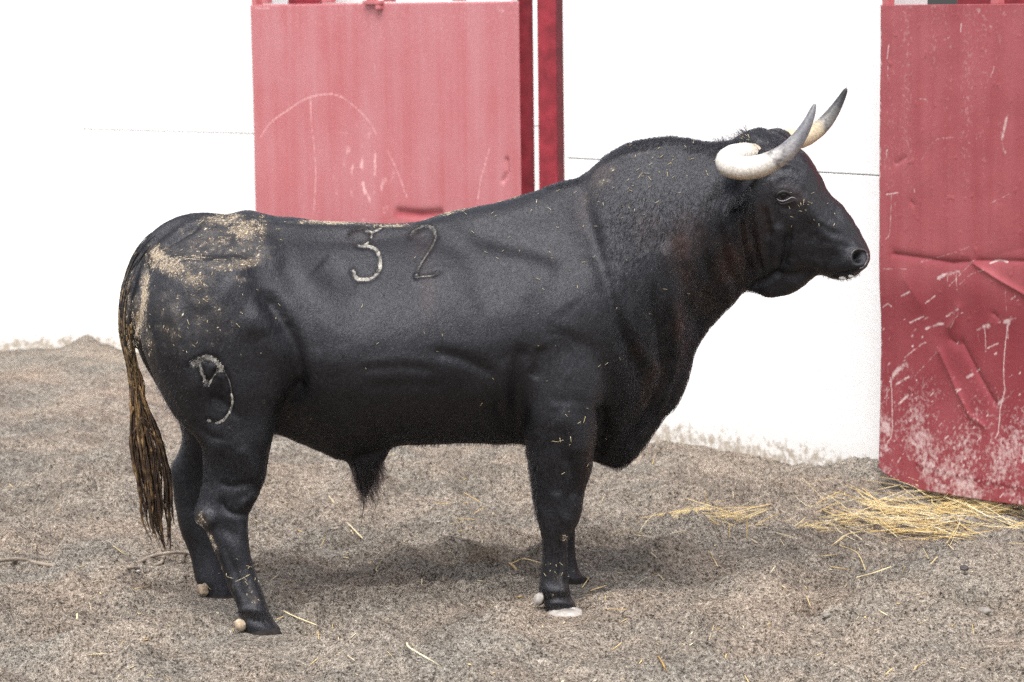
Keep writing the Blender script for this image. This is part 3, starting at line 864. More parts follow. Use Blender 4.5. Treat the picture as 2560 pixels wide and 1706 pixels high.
def head():
    T = [(1835, 352), (1858, 330), (1897, 318), (1925, 326), (1950, 338), (2003, 374), (2028, 399), (2050, 440), (2067, 471), (2090, 499), (2119, 529), (2142, 567), (2160, 601), (2170, 628), (2173, 645)]
    Bo = [(1822, 700), (1850, 716), (1872, 731), (1893, 739), (1915, 746), (1950, 744), (1972, 737), (1993, 727), (2010, 715), (2028, 703), (2052, 689), (2080, 698), (2104, 701), (2132, 694), (2150, 680)]
    TT = [0, .12, .28, .45, .62, .80, .92, 1]
    Wd = [[.09, .13, .15, .16, .15, .12, .08, .05], [.10, .135, .15, .15, .14, .11, .07, .045], [.11, .14, .148, .145, .125, .095, .055, .035], [.12, .145, .148, .14, .115, .085, .045, .025],
          [.12, .145, .145, .13, .108, .08, .04, .022], [.115, .138, .14, .12, .10, .075, .036, .022], [.105, .13, .135, .115, .095, .07, .036, .022], [.095, .118, .12, .105, .09, .068, .038, .024],
          [.085, .105, .11, .10, .085, .066, .042, .028], [.075, .092, .098, .094, .082, .066, .048, .034], [.066, .080, .088, .088, .080, .068, .052, .04], [.060, .074, .084, .087, .082, .070, .056, .045],
          [.056, .072, .085, .090, .084, .070, .056, .045], [.052, .070, .084, .086, .080, .066, .05, .04], [.04, .055, .065, .066, .06, .05, .04, .03]]
    n = len(T); s = np.linspace(0, n - 1, 70)
    i = np.clip(s.astype(int), 0, n - 2); fr = (s - i)[:, None]
    T = np.array(T, float); Bo = np.array(Bo, float); Wd = np.array(Wd)
    Tc = catmull(T, 70); Bc = catmull(Bo, 70); Wc = catmull(Wd, 70)
    K = 56; ph = np.arange(K) / K * 2 * np.pi; t = (1 - np.cos(ph)) / 2
    side = np.where(ph < np.pi, -1.0, 1.0)
    yaw, roll = math.radians(11), math.radians(3)
    lat = np.array([math.sin(yaw) * .9, math.cos(yaw), math.sin(roll)])   # towards the far side
    S = []
    for a, b, w in zip(Tc, Bc, Wc):
        xm = (a[0] + b[0]) / 2
        yc = -.05 - math.tan(yaw) * (xm - 1860) / 760
        A, B = at_Y([a[0], b[0]], [a[1], b[1]], [yc, yc])
        hw = np.interp(t, TT, w) * np.abs(np.sin(ph)) ** .62
        P = A[None] * (1 - t)[:, None] + B[None] * t[:, None] + lat[None] * (side * hw)[:, None]
        S.append(P)
    S = np.array(S)
    for _ in range(2):
        S = .25 * np.roll(S, 1, 1) + .5 * S + .25 * np.roll(S, -1, 1)
    return loft_sections(S)

def path3(rows, n):
    """rows (px,py,Y,r...) -> world path and extra columns"""
    R = catmull(np.array(rows, float), n)
    return at_Y(R[:, 0], R[:, 1], R[:, 2]), R[:, 3:]

def ear(rows):
    P, rr = path3(rows, 22)
    V, F = tube(P, rr[:, 0], 14, 1.0)
    return V, F

acc = Acc()
for part in (torso(), leg(NH), leg(FH, 50), leg(NF), leg(FF, 50), leg(SH, 30, 20), head()):
    acc.add(*part)
# tail root running up over the rump, ears, brow ridges, dewlap folds
def add_tube(rows, n=24, sides=12, flat=1.0):
    P, rr = path3(rows, n)
    acc.add(*tube(P, rr[:, 0], sides, flat))
add_tube([(560, 556, -.16, .03), (500, 556, -.17, .034), (455, 566, -.175, .035), (415, 584, -.18, .034), (382, 610, -.185, .032), (355, 642, -.185, .028), (336, 680, -.205, .024), (321, 725, -.225, .021),
          (313, 775, -.235, .019), (313, 825, -.235, .0185), (321, 870, -.225, .018), (330, 910, -.20, .0175), (337, 955, -.19, .018), (343, 1000, -.19, .019), (350, 1040, -.19, .018), (358, 1085, -.19, .012)], 60)
NEAR_EAR = [(1885, 440, -.19, .020), (1862, 455, -.23, .034), (1838, 478, -.27, .044), (1818, 506, -.30, .040), (1806, 532, -.325, .024), (1800, 548, -.34, .006)]
P_, rr_ = path3(NEAR_EAR, 20); acc.add(*tube(P_, rr_[:, 0], 14, .5))
FAR_EAR = [(1990, 430, .12, .02), (1980, 445, .18, .03), (1965, 470, .25, .036), (1955, 495, .30, .02), (1950, 505, .33, .005)]
P_, rr_ = path3(FAR_EAR, 20); acc.add(*tube(P_, rr_[:, 0], 14, .5))
# horn bosses under the hair
add_tube([(1905, 385, -.06, .05), (1880, 388, -.13, .046), (1862, 388, -.17, .040)], 10)
add_tube([(1925, 360, .05, .05), (1945, 354, .12, .044), (1958, 350, .155, .036)], 10)

V0, F0 = np.vstack(acc.V), np.vstack(acc.F)
raw = mesh_np("raw", V0, F0)
md = raw.modifiers.new("r", 'REMESH'); md.mode = 'VOXEL'; md.voxel_size = 0.0062; md.adaptivity = 0
dg = bpy.context.evaluated_depsgraph_get()
ev = raw.evaluated_get(dg).to_mesh()
nv = len(ev.vertices); V = np.empty(nv * 3, np.float32); ev.vertices.foreach_get("co", V); V = V.reshape(-1, 3).astype(float)
npoly = len(ev.polygons); lt = np.empty(npoly, np.int32); ev.polygons.foreach_get("loop_total", lt)
lv = np.empty(len(ev.loops), np.int32); ev.loops.foreach_get("vertex_index", lv)
assert (lt == 4).all()
F = lv.reshape(-1, 4)
raw.evaluated_get(dg).to_mesh_clear()
bpy.data.objects.remove(raw)

E = np.unique(np.sort(np.vstack([F[:, [0, 1]], F[:, [1, 2]], F[:, [2, 3]], F[:, [3, 0]]]), axis=1), axis=0)
deg = np.bincount(E.ravel(), minlength=nv).astype(float)
def lap(X):
    out = np.empty_like(X)
    for c in range(X.shape[1]):
        out[:, c] = np.bincount(E[:, 0], X[E[:, 1], c], nv) + np.bincount(E[:, 1], X[E[:, 0], c], nv)
    return out / deg[:, None]
def smooth(V, it, w):
    for _ in range(it):
        V = V + (w[:, None] * .6) * (lap(V) - V)
        V = V + (w[:, None] * -.55) * (lap(V) - V) if False else V
    return V
px, py = project(V)
near = V[:, 1] < np.interp(px, [p[0] for p in YC], [p[1] for p in YC])
def blob(cx, cy, rx, ry, pw=1.0):
    return np.exp(-(((px - cx) / rx) ** 2 + ((py - cy) / ry) ** 2) ** pw)
w_s = np.clip(blob(640, 850, 190, 220) + blob(1400, 900, 190, 260) + blob(560, 1050, 120, 80) + blob(1830, 560, 70, 200), 0, 1)
V = smooth(V, 6, np.ones(nv))
V = smooth(V, 55, w_s)

def normals(V):
    a, b, c, d = (V[F[:, k]] for k in range(4))
    n = np.cross(c - a, d - b)
    out = np.zeros_like(V)
    for k in range(4):
        for ax in range(3):
            out[:, ax] += np.bincount(F[:, k], n[:, ax], nv)
    return out / (np.linalg.norm(out, axis=1)[:, None] + 1e-12)

# sculpting: strokes laid along lines measured in the photograph; w (px) wide, d (mm) deep (+ = raised)
STROKES = [
    # flank fold and thigh
    ([(640, 738), (672, 760), (704, 806), (728, 850), (742, 905), (746, 960), (740, 1020)], 24, -20), ([(600, 790), (650, 815), (680, 870), (692, 950), (690, 1020)], 34, 12),
    ([(700, 1062), (720, 1000), (752, 960)], 14, -10), ([(520, 560), (560, 600), (640, 640), (720, 650)], 30, 4), ([(616, 545), (640, 590), (690, 640)], 26, 8),
    ([(800, 650), (850, 690), (900, 700)], 44, -10), ([(470, 600), (560, 590), (600, 575)], 22, -6), ([(480, 760), (520, 850), (530, 950), (520, 1050)], 30, -6),
    ([(430, 760), (455, 880), (490, 1000)], 26, 7), ([(405, 618), (440, 596), (475, 572), (500, 562)], 8, -18), ([(370, 648), (350, 700), (340, 760), (337, 830)], 8, -24),
    # loin, ribs, shoulder blade
    ([(640, 560), (760, 566), (900, 574), (1030, 572), (1120, 552)], 10, 5), ([(660, 590), (780, 600), (900, 600), (1010, 598)], 20, -5),
    ([(1160, 575), (1220, 590), (1290, 610), (1370, 632), (1420, 660)], 30, -10), ([(1190, 640), (1300, 655), (1400, 690)], 30, 5), ([(1180, 545), (1260, 530), (1380, 500)], 22, 5),
    ([(900, 905), (1000, 898), (1080, 905)], 13, 2.2), ([(900, 925), (1000, 918), (1090, 925)], 10, -2), ([(920, 948), (1010, 940), (1100, 948)], 13, 2.2), ([(920, 970), (1020, 962), (1110, 970)], 10, -1.8), ([(930, 992), (1030, 985), (1120, 995)], 13, 1.8),
    ([(1080, 880), (1160, 900), (1240, 940)], 16, -7), ([(1320, 860), (1300, 930), (1294, 1010), (1300, 1090)], 24, -15), ([(1345, 870), (1350, 890), (1335, 950)], 14, -8),
    ([(1360, 862), (1375, 850), (1400, 845), (1425, 858), (1441, 888), (1432, 920), (1412, 950), (1396, 990)], 4, 1.8), ([(1375, 1018), (1405, 1019), (1440, 1016)], 6, .8),
    ([(1375, 1000), (1420, 1002), (1470, 1005)], 13, -1.5), ([(1390, 1040), (1440, 1080), (1450, 1140)], 30, 8), ([(1500, 1010), (1512, 1060), (1504, 1110), (1490, 1160)], 16, -16),
    ([(1040, 640), (1130, 700), (1200, 800), (1240, 900)], 60, 5), ([(760, 700), (820, 820), (840, 940)], 50, 6), ([(1180, 700), (1240, 820), (1270, 930)], 30, -6), ([(1480, 640), (1450, 760), (1420, 850)], 60, 9),
    ([(1240, 1000), (1262, 1060), (1290, 1110)], 14, -7), ([(1180, 960), (1210, 1040), (1240, 1110)], 18, 4), ([(860, 980), (900, 1060), (960, 1110)], 22, -6), ([(1100, 1010), (1130, 1070), (1160, 1110)], 18, -4),
    ([(1000, 590), (1100, 600), (1170, 640), (1180, 700)], 26, -5), ([(700, 640), (760, 760), (790, 900)], 30, -6), ([(560, 700), (640, 760), (670, 840)], 50, 8), ([(1290, 700), (1370, 720), (1420, 780)], 50, 6),
    # shoulder front, neck
    ([(1468, 520), (1482, 590), (1500, 660), (1530, 740), (1560, 820), (1590, 900), (1600, 960)], 22, -14), ([(1520, 690), (1560, 790), (1600, 870), (1640, 930), (1640, 1010)], 20, 9),
    ([(1470, 450), (1500, 420), (1560, 392), (1640, 376)], 12, 6), ([(1455, 470), (1450, 540), (1462, 620)], 26, -4),
    ([(1630, 700), (1640, 790), (1652, 860), (1650, 930), (1636, 1000), (1600, 1060), (1560, 1110)], 12, -13), ([(1680, 730), (1690, 800), (1694, 860), (1680, 940), (1650, 1020)], 14, 10),
    ([(1700, 600), (1712, 680), (1724, 760), (1730, 820)], 12, -9), ([(1740, 560), (1762, 640), (1780, 700)], 10, -6), ([(1660, 620), (1676, 700), (1690, 740)], 12, 7),
    ([(1820, 560), (1828, 610), (1844, 670), (1846, 700)], 9, 6), ([(1857, 532), (1862, 580), (1872, 640), (1882, 690)], 7, -14), ([(1868, 540), (1876, 600), (1886, 660)], 6, 6), ([(1874, 532), (1884, 590), (1898, 650), (1904, 682)], 6, -12),
    ([(1890, 560), (1902, 620), (1912, 670)], 7, 6), ([(1908, 520), (1918, 560), (1924, 600)], 6, -7), ([(1800, 560), (1816, 640), (1830, 700)], 10, -9), ([(1770, 490), (1785, 540), (1790, 580)], 9, -5),
    ([(1838, 690), (1843, 715), (1838, 735)], 10, -6), ([(1810, 700), (1826, 720), (1815, 750)], 16, 8), ([(1808, 370), (1806, 440), (1790, 520)], 16, -6),
    # cheek, jaw, brow, muzzle
    ([(1975, 570), (1968, 610), (1962, 650), (1950, 678), (1925, 696), (1890, 712), (1866, 722)], 9, -15), ([(1948, 560), (1944, 610), (1936, 650)], 18, 9), ([(1930, 690), (1980, 688), (2040, 680)], 10, -10), ([(1900, 722), (1950, 726), (2000, 714)], 16, 7),
    ([(1921, 505), (1926, 535), (1930, 560)], 7, 6), ([(1925, 470), (1940, 450), (1970, 440), (2000, 455), (2012, 475)], 7, 3), ([(1912, 452), (1940, 428), (1975, 424), (2010, 442)], 4, -2.5), ([(1908, 440), (1940, 414), (1980, 412), (2018, 432)], 4, 2.5),
    ([(1906, 430), (1945, 403), (1990, 402), (2022, 420)], 3.5, -2), ([(1940, 505), (1962, 520), (1990, 512)], 8, -3.5), ([(1985, 490), (2002, 498), (2004, 515)], 6, -5),
    ([(2000, 480), (2030, 530), (2060, 580), (2100, 630)], 16, 6), ([(2020, 540), (2030, 600), (2020, 650)], 30, -5), ([(2050, 560), (2075, 580), (2105, 590)], 7, -3), ([(2045, 548), (2070, 566), (2100, 572)], 6, 3), ([(2050, 600), (2090, 612), (2130, 618)], 6, -3), ([(2050, 460), (2080, 520), (2110, 560)], 10, -5),
    ([(2030, 650), (2060, 668), (2110, 672)], 16, 6), ([(2078, 690), (2100, 684), (2128, 680), (2150, 668)], 3.5, -9), ([(2126, 652), (2128, 636), (2140, 626), (2158, 624)], 5, 6), ([(2166, 640), (2166, 654), (2156, 668)], 5, 5),
    ([(1870, 330), (1900, 350), (1930, 356)], 9, 5), ([(1880, 350), (1915, 372), (1960, 372)], 7, -5), ([(1925, 338), (1950, 360), (1955, 385)], 8, -6),
    # hind leg
    ([(492, 1100), (506, 1150), (506, 1220)], 14, -6), ([(560, 1110), (552, 1200), (560, 1290), (572, 1350)], 16, -6), ([(600, 1120), (630, 1160), (640, 1210)], 20, 6), ([(545, 1205), (570, 1215), (600, 1214), (640, 1200)], 9, -3.5),
    ([(548, 1250), (570, 1278), (600, 1288), (626, 1286)], 7, -5), ([(600, 1268), (640, 1230)], 8, 5), ([(500, 1280), (520, 1290), (530, 1315)], 10, 6), ([(530, 1310), (560, 1330), (600, 1340)], 18, -4),
    ([(560, 1360), (590, 1440), (615, 1500)], 8, -4), ([(520, 1000), (560, 1010), (600, 1050)], 10, -5), ([(480, 1050), (520, 1090), (560, 1100)], 9, -5),
    ([(595, 1530), (620, 1524), (660, 1530)], 8, 4), ([(610, 1545), (640, 1552), (680, 1560)], 10, -4),
    # fore leg
    ([(1420, 1140), (1440, 1200), (1436, 1250)], 14, -7), ([(1390, 1230), (1400, 1280), (1420, 1310)], 14, 5), ([(1400, 1345), (1402, 1400), (1400, 1450)], 6, -5), ([(1412, 1350), (1414, 1400), (1412, 1450)], 5, 3),
    ([(1356, 1470), (1385, 1478), (1420, 1476)], 10, 5), ([(1360, 1500), (1390, 1496), (1425, 1496)], 6, -5), ([(1372, 1512), (1400, 1506), (1436, 1512)], 6, 4),
]
Nn = normals(V)
PX = np.column_stack([px, py])
facing = Nn[:, 1] < 0.25
disp = np.zeros(nv)
cand = np.nonzero(near & facing)[0]
for poly, w, d in STROKES:
    pl = catmull(poly, 40)
    lo, hi = pl.min(0) - 3 * w, pl.max(0) + 3 * w
    q = cand[(px[cand] > lo[0]) & (px[cand] < hi[0]) & (py[cand] > lo[1]) & (py[cand] < hi[1])]
    if len(q) == 0: continue
    dd, par = seg_dist(PX[q], pl)
    taper = np.clip(np.minimum(par, 1 - par) * 6 + .25, 0, 1)
    disp[q] += d * (1.35 if w >= 14 and poly[0][0] < 1860 else 1.5 if poly[0][1] > 1120 else 1.0) * .001 * np.exp(-(dd / w) ** 2) * taper
BR3 = [([(876, 588), (880, 581), (890, 576), (903, 574), (916, 577)], .0036, .12), ([(914, 577), (922, 579), (931, 582)], .0050, .9), ([(931, 581), (941, 577), (953, 571)], .0040, .9), ([(931, 582), (930, 588), (928, 596)], .0040, .7), ([(928, 596), (924, 601), (921, 605)], .002, .15),
       ([(921, 605), (916, 611), (910, 615)], .0040, .95), ([(896, 614), (906, 617), (918, 616), (932, 620), (943, 628), (949, 642), (952, 657), (949, 674), (940, 688), (927, 697), (911, 700), (895, 698), (887, 690), (883, 675)], .0068, .82)]
BR2 = [([(1025, 591), (1031, 581), (1042, 573), (1050, 569)], .0040, .2), ([(1046, 571), (1058, 566), (1070, 566), (1080, 571), (1087, 581), (1090, 592)], .0068, .42), ([(1090, 590), (1086, 604), (1077, 622), (1064, 642), (1053, 659), (1045, 674), (1041, 688)], .0030, .28),
       ([(1042, 684), (1041, 690), (1039, 695)], .0042, .7), ([(1041, 694), (1054, 692), (1069, 691), (1086, 689)], .0032, .5), ([(1086, 689), (1094, 686), (1101, 681)], .0026, .15)]
BRT = [([(479, 913), (486, 908), (496, 902), (508, 897), (520, 895), (532, 898), (543, 907), (551, 918), (556, 928)], .0115, .72), ([(499, 906), (501, 916), (504, 928), (508, 940), (514, 952)], .0058, .6), ([(512, 950), (516, 958), (520, 966)], .0085, .75), ([(520, 966), (525, 957), (530, 948)], .0028, .85),
       ([(540, 929), (550, 927), (561, 929)], .0040, .8), ([(578, 984), (581, 1000), (580, 1012), (576, 1027), (567, 1041), (558, 1051), (546, 1057), (537, 1058)], .0038, .75), ([(563, 932), (572, 950), (577, 970), (579, 984)], .0022, .30), ([(518, 1053), (523, 1052), (528, 1055)], .0052, .55), ([(530, 948), (537, 938), (543, 928)], .0024, .35)]
for BR, gd, rd in ((BR3, -3.0, .6), (BR2, -4.5, 1.0), (BRT, -3.5, .8)):
    for pts, w, sv in BR:
        pl = catmull(pts, 24); wp = w * 760
        q = cand[(px[cand] > pl[:, 0].min() - 40) & (px[cand] < pl[:, 0].max() + 40) & (py[cand] > pl[:, 1].min() - 40) & (py[cand] < pl[:, 1].max() + 40)]
        dd, _ = seg_dist(PX[q], pl)
        k_ = .5 if sv < .1 else 1
        v_ = gd * .001 * k_ * np.exp(-(dd / (wp + 3)) ** 2) + rd * .001 * k_ * np.exp(-((dd - wp - 9) / 5.5) ** 2)
        disp[q] = disp[q] + v_ * .8
# eye socket, nostril
def dent(cx, cy, r, d):
    q = cand[np.hypot(px[cand] - cx, py[cand] - cy) < 3 * r]
    disp[q] += d * .001 * np.exp(-(np.hypot(px[q] - cx, py[q] - cy) / r) ** 2)
dent(545, 990, 32, -8); dent(545, 1020, 26, -5); dent(528, 922, 11, 5); dent(1960, 486, 32, 10); dent(1960, 489, 15, -10); dent(2147, 643, 12, -38); dent(2150, 640, 26, 5); dent(1835, 515, 16, -12)
# wrinkled, loose skin and a little unevenness everywhere
neckm = sstep(1440, 1600, px) * sstep(330, 450, py)
q3 = V.copy(); q3[:, 2] *= .45
wr = noise3(q3, 26, 2)
disp += neckm * .0032 * wr * sstep(480, 640, py) + .0022 * noise3(V, 9, 3) + .0010 * noise3(V, 24, 5)
disp += sstep(1890, 1960, px) * (.0016 * noise3(V, 50, 6) + .0040 * (.25 - np.abs(noise3(V * np.array([1.0, 1, .7]), 24, 16))) + .0030 * noise3(V, 14, 17))
rr = noise3(V * np.array([1, 1, .5]), 16, 8)
disp += .003 * rr * sstep(1000, 1100, py) * sstep(700, 640, px)
disp = disp[:, None]
V = V + Nn * disp
V = smooth(V, 1, np.ones(nv))
Nn = normals(V); px, py = project(V)

bull = tag(empty("bull", (at_Y([1000], [1560], 0)[0][0], -.1, 0)), "black horned bull with the number 32 branded on its flank, standing side-on on the sand", "bull")

# colour masks on the skin: dried mud, brown tinge, pale bare skin
def emask(P2, L):
    m = np.zeros(len(P2))
    for cx, cy, rx, ry, ang, s in L:
        a = math.radians(ang); dx, dy = P2[:, 0] - cx, P2[:, 1] - cy
        u = dx * math.cos(a) + dy * math.sin(a); v = -dx * math.sin(a) + dy * math.cos(a)
        m = np.maximum(m, s * np.exp(-((u / rx) ** 2 + (v / ry) ** 2)))
    return m
MUD = [(545, 1480, 14, 40, -25, .5), (625, 1480, 30, 50, -15, .3), (1390, 1440, 30, 60, 0, .27), (318, 760, 10, 90, 4, .62), (326, 860, 12, 60, 0, .85), (470, 1440, 30, 60, -10, .42), (480, 1340, 22, 60, 0, .3), (620, 575, 62, 34, -8, .95), (560, 600, 80, 26, -12, .55), (600, 660, 75, 16, -10, .85), (650, 640, 40, 20, 0, .6), (545, 655, 40, 12, -15, .6), (430, 665, 75, 26, 12, 1.0), (395, 640, 32, 30, -35, .95), (480, 700, 60, 26, 20, .8),
       (362, 740, 13, 90, 4, 1.0), (345, 800, 16, 60, 0, .95), (372, 860, 18, 60, -15, .6), (500, 745, 50, 24, 25, .55), (420, 760, 60, 60, 0, .42), (535, 670, 50, 12, 10, .7), (600, 700, 40, 9, 0, .55),
       (505, 1300, 20, 24, 0, .8), (530, 1355, 8, 45, -22, .75), (548, 1410, 6, 45, -20, .6), (470, 1225, 10, 26, -20, .95), (520, 1440, 30, 40, -20, .55), (500, 1400, 22, 30, 0, .45), (640, 1505, 12, 10, 0, .7), (470, 1290, 8, 30, -10, .5), (620, 1540, 60, 30, 0, .35), (590, 1470, 30, 50, -20, .2),
       (560, 550, 90, 20, -4, .75), (610, 620, 90, 60, 0, .5), (540, 600, 90, 50, 0, .5), (470, 640, 70, 40, 0, .55), (440, 820, 60, 80, 0, .38), (520, 800, 100, 80, 0, .33), (480, 560, 40, 12, 0, .35), (450, 575, 30, 8, -30, .4), (322, 880, 22, 70, 0, .95), (318, 720, 14, 70, 8, .6), (316, 790, 10, 40, 0, .6), (385, 625, 30, 7, -38, .9), (340, 900, 12, 30, 0, .8), (350, 1000, 14, 60, 0, .6),
       (820, 557, 130, 7, 1, .75), (980, 565, 90, 6, 0, .7), (1130, 530, 90, 7, -14, .65), (1280, 496, 80, 6, -14, .4), (1500, 455, 26, 75, 35, .42), (1600, 385, 60, 12, -12, .3), (1412, 1345, 10, 14, -20, .75), (1395, 1490, 40, 10, 0, .35), (1395, 1525, 50, 12, 0, .35)]
BROWN = [(1700, 610, 36, 60, 5, .8), (1620, 570, 30, 40, 0, .5), (1740, 590, 40, 50, 0, .5), (1830, 660, 46, 60, 20, .9), (1868, 600, 18, 70, -8, .8), (1890, 590, 14, 60, -8, .75), (1905, 550, 26, 40, 0, .6), (1720, 700, 30, 60, 0, .5), (1760, 740, 40, 40, 0, .5), (1700, 790, 14, 60, 0, .8),
         (1630, 950, 26, 60, 25, .55), (1590, 880, 24, 24, 0, .4), (1990, 500, 30, 24, 0, .5), (1960, 470, 30, 12, 0, .5), (1070, 720, 22, 80, 0, .35), (900, 590, 50, 30, 0, .25), (1050, 610, 40, 40, 0, .3), (1500, 440, 40, 30, -40, .35), (1460, 520, 20, 50, 0, .3),
         (1470, 1150, 14, 80, 10, .4), (1950, 380, 30, 16, 0, .5)]
P2 = np.column_stack([px, py])
nearv = V[:, 1] < np.interp(px, [p[0] for p in YC], [p[1] for p in YC]) + .02
streak = noise3(V * np.array([1.0, 1.0, .45]) + V[:, [2, 1, 0]] * np.array([.5, 0, 0]), 85, 21); st2 = noise3(V, 30, 22)
mudraw = emask(P2, MUD)
spine = (np.abs(V[:, 1] - np.interp(px, [p[0] for p in YC], [p[1] for p in YC])) < .14)
mudraw = mudraw * np.where(nearv | spine, 1, .25)
mud = np.clip((mudraw * 1.15 - .46 + .50 * streak + .30 * st2 + .30 * noise3(V, 55, 29)) * 1.2, 0, 1)
brown = np.clip(emask(P2, BROWN) * .8 * (1 + .8 * noise3(V, 14, 23) + .5 * noise3(V, 60, 24)), 0, 1)
gloss = np.clip(.5 + .5 * noise3(V, 3, 25), 0, 1)

def mat_hide():
    m, nt, b = new_mat("black_hide")
    c = coord(nt, scale=(1, 1, .5), rot=(0, math.radians(35), 0)); c0 = coord(nt)
    fine = noise_n(nt, c, 330, 3, 0.7); mid = noise_n(nt, c0, 22, 4, 0.6); big = noise_n(nt, c0, 4, 3)
    col = ramp(nt, big, [(0.35, (0.0034, 0.0034, 0.0042)), (0.6, (0.0060, 0.0057, 0.0065))])
    cv = coord(nt, scale=(1, 1, .4), rot=(0, math.radians(28), 0))
    col = mixc(nt, 1.0, col, ramp(nt, noise_n(nt, cv, 110, 4, 0.7, 1.2), [(0.35, (0.35, 0.35, 0.35)), (0.62, (2.2, 2.2, 2.2))]), 'MULTIPLY')
    col = mixc(nt, attr(nt, "brown"), col, (0.034, 0.015, 0.011))
    speck = math_(nt, 'MULTIPLY', math_(nt, 'SUBTRACT', fine, 0.45), 5.0, clamp=True)
    mudf = math_(nt, 'MULTIPLY', attr(nt, "mud"), speck)
    col = mixc(nt, math_(nt, 'MULTIPLY', attr(nt, 'film'), 0.42, clamp=True), col, (0.16, 0.135, 0.11))
    col = mixc(nt, math_(nt, 'MULTIPLY', mudf, 0.85), col, (0.40, 0.335, 0.26))
    nt.links.new(col, b.inputs["Base Color"])
    r = math_(nt, 'ADD', 0.26, math_(nt, 'MULTIPLY', mudf, 0.4))
    nt.links.new(math_(nt, 'ADD', r, math_(nt, 'MULTIPLY', fine, 0.22)), b.inputs["Roughness"])
    nt.links.new(math_(nt, "SUBTRACT", 0.50, math_(nt, "MULTIPLY", attr(nt, "scar"), 0.44), clamp=True), b.inputs["Specular IOR Level"])
    b.inputs["Specular Tint"].default_value = (0.90, 0.91, 1.0, 1)
    b.inputs["Sheen Weight"].default_value = 0.0
    b.inputs["Sheen Roughness"].default_value = 0.4
    b.inputs["Sheen Tint"].default_value = (0.8, 0.85, 1.0, 1)
    cw = coord(nt, scale=(1, 1, .38), rot=(0, math.radians(28), 0))
    wh = noise_n(nt, cw, 75, 5, 0.68, 1.6)
    p = bump(nt, b, mid, 0.18, 0.006)
    p = bump(nt, b, wh, 0.6, 0.0048, p)
    bump(nt, b, fine, 0.6, 0.0025, p)
    return m
MAT["hide"] = mat_hide()
scar = np.zeros(len(V))
for BR in (BR3, BR2, BRT):
    for pts, w, sv in BR:
        dd, _ = seg_dist(P2, catmull(pts, 24)); scar = np.maximum(scar, sstep(w * 760 + 10, w * 760 + 1, dd) * (.42 + .25 * st2 + .2 * streak) * (1 if BR is not BRT else 1.2))
scar = np.maximum(scar, .5 * np.exp(-(((px - 545) / 26) ** 2 + ((py - 995) / 50) ** 2) ** 2)) * nearv
body = mesh_np("body", V, F, MAT["hide"], True, bull, {"scar": ('FLOAT', scar), "film": ('FLOAT', np.clip(mudraw * 1.1 + .5 * st2 * mudraw - .2, 0, 1)), "mud": ('FLOAT', mud), "brown": ('FLOAT', brown)})

# ---- surface lookups
bvh = BVHTree.FromPolygons(V.tolist(), F.tolist())
def hit(px_, py_):
    d = ray([px_], [py_])[0]; d = d / np.linalg.norm(d)
    loc, nrm, idx, dist = bvh.ray_cast(Vector(CAM), Vector(d))
    return (np.array(loc), np.array(nrm)) if loc is not None else (None, None)

# ---- horns
def horn(rows, n=70, sides=20):
    P, rr = path3(rows, n)
    rr = rr * (1 + .035 * noise3(P, 30, 3))[:, None] * (1 + .02 * np.sin(np.linspace(0, 1, n) * 90) * np.clip(1 - np.linspace(0, 1, n) * 3.5, 0, 1))[:, None]
    V_, F_ = tube(P, rr[:, 0], sides)
    s = np.repeat(np.linspace(0, 1, n), sides); s = np.concatenate([s, [0, 1]])
    nz = noise3(V_, 26, 31); n2 = noise3(V_, 120, 32)
    return V_, F_, s, nz, n2
NHORN = [(1892, 388, -.12, .037), (1862, 386, -.17, .0375), (1834, 392, -.22, .0395), (1820, 404, -.27, .0405), (1831, 415, -.315, .040), (1866, 421, -.345, .0385), (1905, 414, -.365, .036), (1940, 398, -.375, .0325),
         (1972, 374, -.38, .028), (1998, 344, -.38, .0225), (2018, 310, -.375, .0165), (2030, 282, -.37, .011), (2036, 264, -.365, .006), (2037, 260, -.363, .001)]
FHORN = [(1930, 352, .10, .034), (1958, 350, .16, .035), (1985, 349, .22, .0345), (2008, 345, .27, .033), (2032, 333, .31, .030), (2058, 312, .335, .026), (2082, 282, .345, .021), (2101, 251, .345, .014), (2113, 228, .34, .008), (2116, 219, .338, .001)]
MAT["horn"] = mat_attrcol("horn", "hcol", 0.42, 0.35, 0.35)
def horn_col(s, nz, n2, V_, stops, under):
    ss = np.clip(s + .05 * nz, 0, 1)
    C_ = np.column_stack([np.interp(ss, [a for a, _ in stops], [c[k] for _, c in stops]) for k in range(3)] + [np.ones(len(s))])
    C_[:, :3] *= (1 + .10 * nz + .08 * n2)[:, None]
    return C_
near_st = [(0, (.42, .30, .18)), (.06, (.60, .53, .44)), (.15, (.72, .68, .62)), (.48, (.68, .64, .58)), (.57, (.36, .345, .34)), (.70, (.15, .15, .165)), (.9, (.16, .16, .17)), (.97, (.30, .29, .27)), (1, (.45, .43, .38))]
far_st = [(0, (.6, .52, .38)), (.3, (.62, .50, .34)), (.46, (.46, .38, .26)), (.56, (.22, .21, .20)), (.75, (.05, .05, .055)), (.93, (.022, .022, .026)), (1, (.25, .24, .22))]
